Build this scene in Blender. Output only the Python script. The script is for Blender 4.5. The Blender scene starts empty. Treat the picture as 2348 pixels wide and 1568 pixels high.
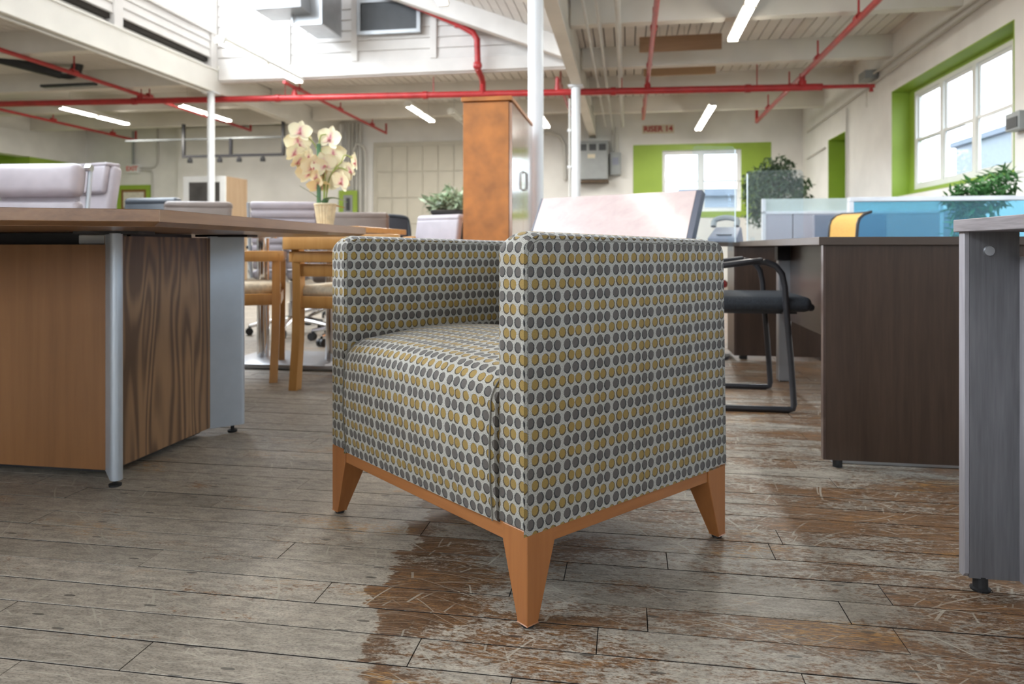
import bpy, bmesh, math, random
from mathutils import Vector, Matrix, Euler
random.seed(7)
PI = math.pi
SC = bpy.context.scene
COL = SC.collection

# ------------------------------------------------------------------ camera
HC = 0.66                      # camera height
FPX = 1620.0                   # focal length in pixels of the 2348 px wide frame
cam = bpy.data.cameras.new('camera')
cam.sensor_width = 36.0
cam.lens = FPX / 2348.0 * 36.0
cam.shift_y = -216.0 / 2348.0
cam.clip_start = 0.02
cam.dof.use_dof = True
cam.dof.focus_distance = 1.32
cam.dof.aperture_fstop = 4.8
camo = bpy.data.objects.new('camera', cam)
camo.location = (0, 0, HC)
camo.rotation_euler = (PI/2, 0, 0)
COL.objects.link(camo)
SC.camera = camo

# ------------------------------------------------------------------ world, lights, exposure
SC.view_settings.view_transform = 'Standard'
SC.view_settings.look = 'None'
SC.view_settings.gamma = 1.0
SC.view_settings.use_curve_mapping = False
SC.view_settings.exposure = -0.64
cy = SC.cycles                       # light path limits (an indoor scene needs no more)
cy.max_bounces = 5; cy.diffuse_bounces = 3; cy.glossy_bounces = 3; cy.transmission_bounces = 4; cy.transparent_max_bounces = 10
cy.caustics_reflective = False; cy.caustics_refractive = False
cy.use_adaptive_sampling = True; cy.adaptive_threshold = 0.09
SKY = 9.0
w = bpy.data.worlds.new('world'); SC.world = w
w.use_nodes = True
nt = w.node_tree
bg = nt.nodes['Background']
bg.inputs['Color'].default_value = (0.86, 0.93, 1.0, 1)
bg.inputs['Strength'].default_value = SKY

TH = math.radians(9.3)         # the room is turned this much against the view
CR, SR = math.cos(TH), math.sin(TH)
def W(a, b, z=0.0):            # room axes (a to the right along the boards, b to the back) -> world
    return Vector((a*CR + b*SR, -a*SR + b*CR, z))
def AB(x, y):                  # world -> room
    return (x*CR - y*SR, x*SR + y*CR)
def B_AT(u, v, b):             # point of the plane at room depth b seen in direction (u, v)
    k = (u-1174.0)/FPX
    Y = b/(k*SR + CR)
    return (k*CR - SR)*Y, b, HC + (568.0-v)*Y/FPX

def area(name, loc, rot, sx, sy, power, color):
    l = bpy.data.lights.new(name, 'AREA'); l.shape = 'RECTANGLE'
    l.size = sx; l.size_y = sy; l.energy = power; l.color = color
    o = bpy.data.objects.new(name, l); COL.objects.link(o)
    o.location = loc; o.rotation_euler = rot
    return o
# daylight behind the clerestory glazing of the saw-tooth roof (left of the chair, high up)
area('daylight_clerestory', W(-6.45, 3.2, 4.75), Euler((0, math.radians(-68), -TH), 'XYZ'), 1.3, 12.0, 2150, (0.93, 0.97, 1.0))
# daylight behind the windows of the right wall that lie outside the frame
area('daylight_side_windows', W(3.95, 1.6, 2.0), Euler((0, math.radians(90), -TH), 'XYZ'), 1.2, 5.6, 150, (0.62, 0.81, 1.0))
# daylight behind the windows of the wall at the photographer's back
area('daylight_rear_windows', W(-2.5, -5.35, 1.9), Euler((math.radians(90), 0, -TH), 'XYZ'), 7.0, 1.5, 110, (0.93, 0.97, 1.0))

# ------------------------------------------------------------------ mesh helpers
class MB:
    def __init__(s): s.v = []; s.f = []; s.uv = None
    def add(s, vs, fs):
        n = len(s.v); s.v += [tuple(p) for p in vs]; s.f += [tuple(i+n for i in f) for f in fs]; return s
    def box(s, x0, x1, y0, y1, z0, z1):
        return s.add([(x0,y0,z0),(x1,y0,z0),(x1,y1,z0),(x0,y1,z0),(x0,y0,z1),(x1,y0,z1),(x1,y1,z1),(x0,y1,z1)],
                     [(3,2,1,0),(4,5,6,7),(0,1,5,4),(1,2,6,5),(2,3,7,6),(3,0,4,7)])
    def hexa(s, lo, hi):       # two quads (bottom, top) of four points
        return s.add(list(lo)+list(hi), [(3,2,1,0),(4,5,6,7),(0,1,5,4),(1,2,6,5),(2,3,7,6),(3,0,4,7)])
    def prism(s, poly, d0, d1, axis='z'):   # poly of 2-D points extruded along an axis
        def mk(p, d):
            return {'z': (p[0],p[1],d), 'y': (p[0],d,p[1]), 'x': (d,p[0],p[1])}[axis]
        n = len(poly); vs = [mk(p,d0) for p in poly]+[mk(p,d1) for p in poly]
        fs = [tuple(range(n))[::-1], tuple(range(n,2*n))]+[(i,(i+1)%n,n+(i+1)%n,n+i) for i in range(n)]
        return s.add(vs, fs)
    def tube(s, pts, r, n=8, cap=True):
        pts = [Vector(p) for p in pts]; m = len(pts)
        rs = r if isinstance(r, (list, tuple)) else [r]*m
        prev = None; vs = []
        for i, p in enumerate(pts):
            t = (pts[min(i+1,m-1)]-pts[max(i-1,0)]).normalized()
            if prev is None:
                a = Vector((0,0,1)) if abs(t.z) < .9 else Vector((1,0,0))
                nrm = (a - t*a.dot(t)).normalized()
            else:
                nrm = (prev - t*prev.dot(t)).normalized()
            prev = nrm; bi = t.cross(nrm)
            for k in range(n):
                an = 2*PI*k/n
                vs.append(p + (nrm*math.cos(an)+bi*math.sin(an))*rs[i])
        fs = []
        for i in range(m-1):
            for k in range(n):
                fs.append((i*n+k, i*n+(k+1)%n, (i+1)*n+(k+1)%n, (i+1)*n+k))
        if cap:
            fs.append(tuple(range(n))[::-1]); fs.append(tuple(range((m-1)*n, m*n)))
        return s.add(vs, fs)
    def lathe(s, prof, n=24, c=(0,0,0)):
        vs = []; fs = []; m = len(prof)
        for (r, z) in prof:
            for k in range(n):
                an = 2*PI*k/n; vs.append((c[0]+r*math.cos(an), c[1]+r*math.sin(an), c[2]+z))
        for i in range(m-1):
            for k in range(n):
                fs.append((i*n+k, i*n+(k+1)%n, (i+1)*n+(k+1)%n, (i+1)*n+k))
        fs.append(tuple(range(n))[::-1]); fs.append(tuple(range((m-1)*n, m*n)))
        return s.add(vs, fs)
    def grid(s, rows):         # list of rows of points
        n = len(rows[0]); vs = [p for r in rows for p in r]
        fs = [(i*n+j, i*n+j+1, (i+1)*n+j+1, (i+1)*n+j) for i in range(len(rows)-1) for j in range(n-1)]
        return s.add(vs, fs)
    def rbox(s, c, size, r, seg=2, rot=None):
        bm = bmesh.new(); bmesh.ops.create_cube(bm, size=1.0)
        for q in bm.verts: q.co = Vector((q.co.x*size[0], q.co.y*size[1], q.co.z*size[2]))
        r = min(r, min(size)*.49)
        bmesh.ops.bevel(bm, geom=bm.edges[:], offset=r, segments=seg, profile=.5, affect='EDGES')
        M = Matrix.Translation(c) @ (rot.to_matrix().to_4x4() if rot else Matrix())
        bm.verts.index_update()
        vs = [M @ q.co for q in bm.verts]; fs = [tuple(q.index for q in f.verts) for f in bm.faces]
        bm.free(); return s.add(vs, fs)
    def mesh(s, name, mat, smooth=False, bevel=0, seg=1, recalc=True):
        me = bpy.data.meshes.new(name); me.from_pydata(s.v, [], s.f)
        if recalc or bevel:
            bm = bmesh.new(); bm.from_mesh(me)
            if bevel:
                bmesh.ops.remove_doubles(bm, verts=bm.verts, dist=1e-6)
                es = [e for e in bm.edges if len(e.link_faces) == 2 and e.calc_face_angle(0) > .5]
                bmesh.ops.bevel(bm, geom=es, offset=bevel, segments=seg, profile=.5, affect='EDGES', clamp_overlap=True)
            bmesh.ops.recalc_face_normals(bm, faces=bm.faces)
            bm.to_mesh(me); bm.free()
        if mat: me.materials.append(mat)
        if smooth:
            for p in me.polygons: p.use_smooth = True
            me.set_sharp_from_angle(angle=math.radians(38))
        return me
    def build(s, name, mat, parent=None, smooth=False, bevel=0, seg=1):
        return link(name, s.mesh(name, mat, smooth, bevel, seg), parent)

def link(name, me, parent=None):
    o = bpy.data.objects.new(name, me); COL.objects.link(o)
    if parent: o.parent = parent
    return o
def tag(o, label, cat, group=None):
    o['label'] = label; o['category'] = cat
    if group: o['group'] = group
    return o
def thing(name, label, cat, loc=(0,0,0), rz=0.0, group=None):
    o = bpy.data.objects.new(name, None); COL.objects.link(o)
    o.empty_display_size = .1
    o.location = loc; o.rotation_euler = (0,0,rz)
    return tag(o, label, cat, group)
def struct(name, mb, mat, rz=-TH, bevel=0, smooth=False):
    o = mb.build(name, mat, None, smooth, bevel); o['kind'] = 'structure'; o.rotation_euler = (0,0,rz)
    return o
def arc(cx, cz, r, a0, a1, n):
    return [(cx+r*math.cos(math.radians(a0+(a1-a0)*i/n)), cz+r*math.sin(math.radians(a0+(a1-a0)*i/n))) for i in range(n+1)]
def smoothpath(pts, n=6):      # Catmull-Rom through points
    P = [Vector(p) for p in pts]; out = []
    for i in range(len(P)-1):
        p0 = P[max(i-1,0)]; p1 = P[i]; p2 = P[i+1]; p3 = P[min(i+2,len(P)-1)]
        for k in range(n):
            t = k/n
            out.append(.5*((2*p1)+(p2-p0)*t+(2*p0-5*p1+4*p2-p3)*t*t+(3*p1-p0-3*p2+p3)*t**3))
    out.append(P[-1]); return out

# ------------------------------------------------------------------ materials
def newmat(name):
    m = bpy.data.materials.new(name); m.use_nodes = True
    t = m.node_tree; return m, t, t.nodes['Principled BSDF']
def N(t, kind, **kw):
    n = t.nodes.new(kind)
    for k, v in kw.items(): setattr(n, k, v)
    return n
def inp(n, **kw):
    for k, v in kw.items(): n.inputs[k.replace('_', ' ')].default_value = v
def math_(t, op, a, b=None, c=None, clamp=False):
    n = N(t, 'ShaderNodeMath', operation=op); n.use_clamp = clamp
    for i, x in enumerate((a, b, c)):
        if x is None: continue
        if isinstance(x, (int, float)): n.inputs[i].default_value = x
        else: t.links.new(x, n.inputs[i])
    return n.outputs[0]
def mixc(t, fac, a, b):
    n = N(t, 'ShaderNodeMix', data_type='RGBA')
    for sock, x in ((n.inputs[0], fac), (n.inputs[6], a), (n.inputs[7], b)):
        if isinstance(x, (int, float)): sock.default_value = x
        elif isinstance(x, (tuple, list)): sock.default_value = (*x[:3], 1)
        else: t.links.new(x, sock)
    return n.outputs[2]
def ramp(t, fac, stops):
    n = N(t, 'ShaderNodeValToRGB'); e = n.color_ramp.elements
    while len(e) < len(stops): e.new(.5)
    for i, (p, c) in enumerate(stops):
        e[i].position = p; e[i].color = (*c[:3], 1) if isinstance(c, (tuple, list)) else (c, c, c, 1)
    t.links.new(fac, n.inputs[0]); return n.outputs[0]
FLAT = False                         # flat surfaces use 2-D textures
def noise(t, vec, scale, detail=3, rough=.55, dist=0.0):
    n = N(t, 'ShaderNodeTexNoise', noise_dimensions='2D' if FLAT else '3D'); inp(n, Scale=scale, Detail=detail, Roughness=rough, Distortion=dist)
    if vec is not None: t.links.new(vec, n.inputs['Vector'])
    return n.outputs['Fac']
def mapped(t, src, scale=(1,1,1), rot=(0,0,0), loc=(0,0,0)):
    n = N(t, 'ShaderNodeMapping'); inp(n, Scale=scale, Rotation=rot, Location=loc)
    t.links.new(src, n.inputs['Vector']); return n.outputs[0]
def coords(t, which='Object'):
    return N(t, 'ShaderNodeTexCoord').outputs[which]
def bump(t, bsdf, h, strength=.2, dist=.002):
    n = N(t, 'ShaderNodeBump'); inp(n, Strength=strength, Distance=dist)
    t.links.new(h, n.inputs['Height']); t.links.new(n.outputs[0], bsdf.inputs['Normal'])
def plain(name, col, rough=.5, metal=0.0, var=.06, scale=6.0, bmp=0.0, spec=.5):
    m, t, b = newmat(name)
    f = noise(t, coords(t), scale, 2)
    c0 = tuple(max(0, x*(1-var)) for x in col); c1 = tuple(min(1, x*(1+var)) for x in col)
    t.links.new(ramp(t, f, [(.3, c0), (.7, c1)]), b.inputs['Base Color'])
    inp(b, Roughness=rough, Metallic=metal); b.inputs['Specular IOR Level'].default_value = spec
    if bmp: bump(t, b, noise(t, coords(t), scale*40, 2), bmp)
    return m
def wood(name, c0, c1, axis='z', scale=1.0, rough=.4, fine=.5, coat=0.0, cathedral=0.0):
    m, t, b = newmat(name); co = coords(t)
    s = {'x': (.06,1,1), 'y': (1,.06,1), 'z': (1,1,.06)}[axis]
    g = noise(t, mapped(t, co, tuple(q*26*scale for q in s)), 1.0, 5, .6, .4)
    h = noise(t, mapped(t, co, tuple(q*150*scale for q in s)), 1.0, 2, .5)
    f = math_(t, 'ADD', math_(t, 'MULTIPLY', g, 1-fine*.5), math_(t, 'MULTIPLY', h, fine*.5))
    if cathedral:
        s2 = {'x': (.16,1,1), 'y': (1,.16,1), 'z': (1,1,.16)}[axis]
        d = noise(t, mapped(t, co, tuple(q*13*scale for q in s2)), 1.0, 1, .4, .3)
        wv = math_(t, 'SINE', math_(t, 'MULTIPLY', d, 62.0))
        f = math_(t, 'ADD', math_(t, 'MULTIPLY', f, 1-cathedral), math_(t, 'MULTIPLY', math_(t, 'MULTIPLY_ADD', wv, .5, .5), cathedral))
    t.links.new(ramp(t, f, [(.3, c0), (.7, c1)]), b.inputs['Base Color'])
    inp(b, Roughness=rough)
    if coat: b.inputs['Coat Weight'].default_value = coat; b.inputs['Coat Roughness'].default_value = .12
    bump(t, b, h, .06, .001)
    return m
def emit(name, col, strength):
    m, t, b = newmat(name); t.nodes.remove(b)
    e = N(t, 'ShaderNodeEmission'); inp(e, Color=(*col, 1), Strength=strength)
    t.links.new(e.outputs[0], t.nodes['Material Output'].inputs[0]); return m
def glassy(name, col, keep, rough=.05, frost=None):   # a thin pane: mostly see-through, a little mirror
    m, t, b = newmat(name); t.nodes.remove(b)
    tr = N(t, 'ShaderNodeBsdfTransparent'); inp(tr, Color=(*col, 1))
    gl = N(t, 'ShaderNodeBsdfGlossy'); inp(gl, Color=(.9,.95,1,1), Roughness=rough)
    mx = N(t, 'ShaderNodeMixShader'); mx.inputs[0].default_value = keep
    t.links.new(tr.outputs[0], mx.inputs[1]); t.links.new(gl.outputs[0], mx.inputs[2]); last = mx
    if frost:
        d = N(t, 'ShaderNodeBsdfDiffuse'); inp(d, Color=(*frost[0], 1))
        tl = N(t, 'ShaderNodeBsdfTranslucent'); inp(tl, Color=(*frost[0], 1))
        m0 = N(t, 'ShaderNodeMixShader'); m0.inputs[0].default_value = .5
        t.links.new(d.outputs[0], m0.inputs[1]); t.links.new(tl.outputs[0], m0.inputs[2])
        m2 = N(t, 'ShaderNodeMixShader'); m2.inputs[0].default_value = frost[1]
        t.links.new(mx.outputs[0], m2.inputs[1]); t.links.new(m0.outputs[0], m2.inputs[2]); last = m2
    t.links.new(last.outputs[0], t.nodes['Material Output'].inputs[0]); return m

M = {}
def mats():
    M['wall'] = plain('painted_masonry', (.83,.82,.785), .8, var=.05, scale=2.2, bmp=.15)
    M['ceil'] = plain('ceiling_paint', (.76,.73,.68), .75, var=.08, scale=1.5)
    M['slab'] = plain('dark_subfloor', (.018,.014,.011), .9)
    M['gap'] = plain('dark_gap', (.03,.025,.02), .9)
    M['siding'] = plain('white_siding_paint', (.72,.69,.66), .7, var=.06, scale=3)
    M['beam'] = plain('beam_paint', (.78,.75,.68), .7, var=.06, scale=2)
    M['steel'] = plain('girder_paint', (.78,.76,.70), .55, var=.05, scale=2)
    M['column'] = plain('column_paint', (.80,.83,.86), .38, var=.03, scale=3)
    M['red'] = plain('red_pipe_paint', (.43,.028,.030), .32, var=.15, scale=8)
    M['green'] = plain('lime_green_paint', (.30,.44,.055), .5, var=.05, scale=3)
    M['white'] = plain('white_gloss_paint', (.82,.83,.82), .35, var=.02)
    M['grey_metal'] = plain('grey_enamel', (.30,.32,.32), .4, var=.06)
    M['black'] = plain('black_plastic', (.018,.018,.02), .45, var=.2)
    M['blacksteel'] = plain('black_steel_tube', (.03,.03,.034), .28, var=.1)
    M['alu'] = plain('silver_anodised', (.46,.50,.55), .38, .45, var=.03, scale=20)
    M['alu2'] = plain('grey_satin_metal', (.40,.41,.43), .38, .8, var=.03)
    M['chrome'] = plain('polished_chrome', (.75,.76,.78), .08, 1.0, var=.02)
    M['galv'] = plain('galvanised_sheet', (.42,.44,.46), .35, .45, var=.08, scale=5)
    M['conduit'] = plain('painted_conduit', (.60,.59,.55), .5, var=.05)
    M['cherry'] = wood('cherry_leg_wood', (.27,.095,.026), (.37,.145,.044), 'z', .8, .42, coat=.08)
    M['cherry_x'] = wood('cherry_rail_wood', (.27,.095,.026), (.38,.15,.045), 'x', .8, .42, coat=.08)
    M['cherry_y'] = wood('cherry_front_rail_wood', (.27,.095,.026), (.40,.158,.048), 'y', .8, .42, coat=.08)
    M['cherrycab'] = plain('cherry_veneer', (.44,.158,.030), .42, var=.22, scale=9)
    M['cabdoor'] = wood('cherry_lacquer_door', (.30,.15,.08), (.36,.19,.11), 'z', .4, .16, .3, coat=.9)
    M['walnut'] = wood('walnut_panel_veneer', (.10,.052,.025), (.265,.150,.074), 'z', .7, .38, .4, cathedral=.42)
    M['walnut2'] = wood('walnut_front_veneer', (.20,.085,.028), (.28,.125,.044), 'z', .7, .38, .35)
    M['walnut_x'] = wood('walnut_edge', (.16,.072,.028), (.31,.155,.066), 'x', .9, .32, .5, coat=.3)
    M['walnut_y'] = wood('walnut_end_edge', (.19,.095,.042), (.33,.18,.088), 'y', .9, .32, .5, coat=.3)
    M['maple'] = wood('maple_wood', (.52,.25,.07), (.64,.34,.115), 'z', .8, .36, .4, coat=.3)
    M['cream'] = plain('cream_upholstery', (.66,.58,.44), .9, var=.16, scale=60)
    M['dark'] = wood('dark_walnut_laminate', (.034,.019,.012), (.072,.043,.029), 'z', .9, .34, .7)
    M['dark_x'] = wood('dark_walnut_laminate_top', (.062,.044,.034), (.085,.06,.047), 'x', .9, .3, .6)
    M['dark2'] = wood('dark_modesty_laminate', (.06,.038,.032), (.095,.062,.05), 'y', .9, .28, .5)
    M['greywood'] = wood('grey_oak_laminate', (.085,.083,.088), (.155,.152,.16), 'z', 1.2, .42, .8)
    M['greywood_y'] = wood('grey_oak_edge', (.11,.098,.105), (.26,.235,.245), 'y', 1.6, .45, .9)
    M['greywood_e'] = wood('grey_oak_side_edge', (.20,.19,.205), (.31,.295,.315), 'z', 1.4, .42, .8)
    M['lav'] = plain('lavender_grey_leather', (.40,.365,.40), .42, var=.07, scale=9, bmp=.08)
    M['taupe'] = plain('taupe_leather', (.20,.165,.148), .42, var=.07, scale=9, bmp=.08)
    M['navy'] = plain('dark_blue_leather', (.05,.062,.08), .4, var=.1, scale=9, bmp=.08)
    M['meshblk'] = plain('charcoal_mesh', (.055,.06,.075), .8, var=.2, scale=200)
    M['seatcloth'] = plain('charcoal_seat_cloth', (.035,.04,.048), .9, var=.25, scale=150)
    M['yellow'] = plain('yellow_mesh', (.66,.37,.09), .7, var=.12, scale=160)
    M['pink'] = wood('sky_reflection_veneer', (.50,.38,.37), (.60,.48,.46), 'x', .5, .22, .3, coat=1.0)  # base colour paled to pinkish white to carry the skylight's reflection
    M['edgeblue'] = plain('slate_edge_band', (.055,.065,.10), .35)
    M['panelgrey'] = plain('lavender_panel_fabric', (.42,.42,.48), .9, var=.04, scale=80)
    M['frame'] = plain('silver_frame', (.72,.73,.76), .4, .2)
    M['glass'] = glassy('window_glass', (.96,.98,1.0), .06, .02)
    M['acrylic'] = glassy('clear_acrylic', (.95,.98,1.0), .02, .02, ((.80,.92,1.0), .035))
    M['acredge'] = plain('acrylic_polished_edge', (.85,.92,.95), .2)
    M['frost'] = glassy('frosted_glass', (.80,.88,.88), .03, .3, ((.80,.87,.86), .60))
    M['blueglass'] = glassy('sky_blue_glass', (.50,.82,.97), .04, .03, ((.35,.70,.92), .07))
    M['leafdk'] = plain('ficus_leaf', (.075,.125,.06), .5, var=.5, scale=4)
    M['leaf'] = plain('fern_leaf', (.075,.21,.06), .5, var=.5, scale=4)
    M['leafvar'] = plain('variegated_leaf', (.42,.52,.36), .5, var=.5, scale=14)
    M['bark'] = plain('bark', (.10,.07,.045), .85, var=.3, scale=20)
    M['stem'] = plain('orchid_stem', (.34,.40,.10), .5, var=.2)
    M['orleaf'] = plain('orchid_leaf', (.09,.20,.10), .3, var=.3)
    M['bronze'] = plain('bronze_leaf', (.34,.19,.09), .5, var=.2)
    M['potrib'] = plain('cream_wicker_pot', (.62,.57,.40), .7, var=.15, scale=30)
    M['tube'] = emit('fluorescent_tube', (1.0,.96,.86), 50.0)
    M['tubeoff'] = plain('light_housing', (.78,.77,.70), .45)
    M['exit_red'] = plain('exit_sign_red', (.75,.16,.13), .5)
    M['letters'] = plain('red_stencil_paint', (.40,.05,.05), .6)
    M['letterbg'] = plain('cream_sign_plate', (.66,.60,.46), .7)
    M['boards'] = wood('raw_brown_board', (.23,.125,.06), (.34,.20,.11), 'x', .5, .7)
    M['boards2'] = wood('raw_pine_board', (.42,.27,.15), (.55,.37,.22), 'x', .5, .7)
    M['ply'] = wood('oak_side_panel', (.40,.27,.16), (.50,.36,.23), 'z', .6, .5)
    M['darkglass'] = plain('dark_display_glass', (.10,.095,.09), .12, var=.3, scale=3)
    M['screen'] = plain('dark_grille', (.045,.05,.055), .45, var=.1)
    M['rubber'] = plain('black_rubber', (.012,.012,.013), .7)
    M['outb'] = plain('pale_render', (.30,.34,.38), .9, var=.05)
    M['outr'] = plain('pale_roof', (.20,.235,.28), .9, var=.05)
    M['redseat'] = plain('red_vinyl', (.24,.025,.022), .4)
    M['phone'] = plain('grey_phone_plastic', (.22,.24,.30), .4)
    M['framewood'] = plain('brown_picture_frame', (.25,.12,.05), .5)
    M['paper'] = plain('printed_paper', (.70,.66,.56), .8, var=.15, scale=25)
    M['doorpanel'] = plain('cream_door_panel', (.60,.57,.48), .7, var=.05, scale=3)
    M['duct'] = plain('black_flexible_duct', (.022,.026,.032), .5, var=.2)
    petal()
    global FLAT
    FLAT = True
    fabric()
    floorwood()
    FLAT = False

def petal():
    m, t, b = newmat('orchid_petal'); uv = coords(t, 'UV')
    sp = N(t, 'ShaderNodeSeparateXYZ'); t.links.new(uv, sp.inputs[0])
    f = math_(t, 'ADD', sp.outputs[0], math_(t, 'MULTIPLY', math_(t, 'SUBTRACT', noise(t, coords(t), 70, 3), .5), .35))
    t.links.new(ramp(t, f, [(.03, (.58,.18,.24)), (.15, (.82,.60,.50)), (.34, (.88,.80,.56)), (.95, (.90,.84,.60))]), b.inputs['Base Color'])
    inp(b, Roughness=.5); b.inputs['Subsurface Weight'].default_value = .0
    M['petal'] = m

def fabric():
    m, t, b = newmat('dotted_upholstery'); uv = coords(t, 'UV')
    sp = N(t, 'ShaderNodeSeparateXYZ'); t.links.new(uv, sp.inputs[0])
    wob = math_(t, 'MULTIPLY', math_(t, 'SUBTRACT', noise(t, mapped(t, uv, (1,1,1)), 220, 1), .5), .0016)
    U = sp.outputs[0]; V = sp.outputs[1]
    CP, RP = .0222, .0219
    v = math_(t, 'DIVIDE', V, RP); row = math_(t, 'FLOOR', v)
    par = math_(t, 'FLOORED_MODULO', row, 2.0)
    u = math_(t, 'ADD', math_(t, 'DIVIDE', U, CP), math_(t, 'MULTIPLY', par, .5))
    ci = math_(t, 'FLOOR', u)
    cv = N(t, 'ShaderNodeCombineXYZ'); t.links.new(math_(t, 'FLOORED_MODULO', ci, 6.0), cv.inputs[0]); t.links.new(par, cv.inputs[1])
    wn = N(t, 'ShaderNodeTexWhiteNoise', noise_dimensions='3D'); t.links.new(cv.outputs[0], wn.inputs['Vector'])
    rs = N(t, 'ShaderNodeSeparateColor'); t.links.new(wn.outputs['Color'], rs.inputs[0])
    jit = lambda s, k: math_(t, 'MULTIPLY', math_(t, 'SUBTRACT', s, .5), k)
    # gold dots stand in threes: shift by position in the triple
    tri = math_(t, 'MULTIPLY', math_(t, 'MULTIPLY', math_(t, 'SUBTRACT', math_(t, 'FLOORED_MODULO', ci, 3.0), 1.0), -.0022), par)
    px = math_(t, 'ADD', math_(t, 'ADD', math_(t, 'MULTIPLY', math_(t, 'SUBTRACT', math_(t, 'SUBTRACT', u, ci), .5), CP), math_(t, 'ADD', jit(rs.outputs[0], .0016), tri)), wob)
    py = math_(t, 'ADD', math_(t, 'ADD', math_(t, 'MULTIPLY', math_(t, 'SUBTRACT', math_(t, 'SUBTRACT', v, row), .5), RP), jit(rs.outputs[1], .0016)), wob)
    def ell(dx, dy, rx, ry):
        a = math_(t, 'DIVIDE', math_(t, 'SUBTRACT', px, dx), rx); c = math_(t, 'DIVIDE', math_(t, 'SUBTRACT', py, dy), ry)
        d = math_(t, 'ADD', math_(t, 'MULTIPLY', a, a), math_(t, 'MULTIPLY', c, c))
        return math_(t, 'LESS_THAN', d, 1.0)
    offx = math_(t, 'MULTIPLY', math_(t, 'SUBTRACT', rs.outputs[2], .5), .0034)
    fill = ell(0.0, .0005, .0075, .0083)
    line = ell(offx, -.0005, .0088, .0099)
    weave = noise(t, mapped(t, uv, (900, 1100, 1)), 1.0, 2, .7)
    bgc = ramp(t, weave, [(.40, (.15,.137,.112)), (.58, (.49,.47,.425))])
    gold = ramp(t, weave, [(.35, (.17,.108,.018)), (.65, (.31,.20,.045))])
    grey = ramp(t, weave, [(.35, (.058,.049,.042)), (.65, (.108,.094,.082))])
    fc = mixc(t, par, grey, gold)
    lc = mixc(t, par, (.02,.019,.02), (.055,.036,.012))
    c = mixc(t, fill, mixc(t, line, bgc, lc), fc)
    t.links.new(c, b.inputs['Base Color']); inp(b, Roughness=.85); b.inputs['Sheen Weight'].default_value = .15
    h = math_(t, 'ADD', math_(t, 'MULTIPLY', weave, .4), math_(t, 'MULTIPLY', line, -.5))
    bump(t, b, h, .35, .0012)
    M['fabric'] = m

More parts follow.
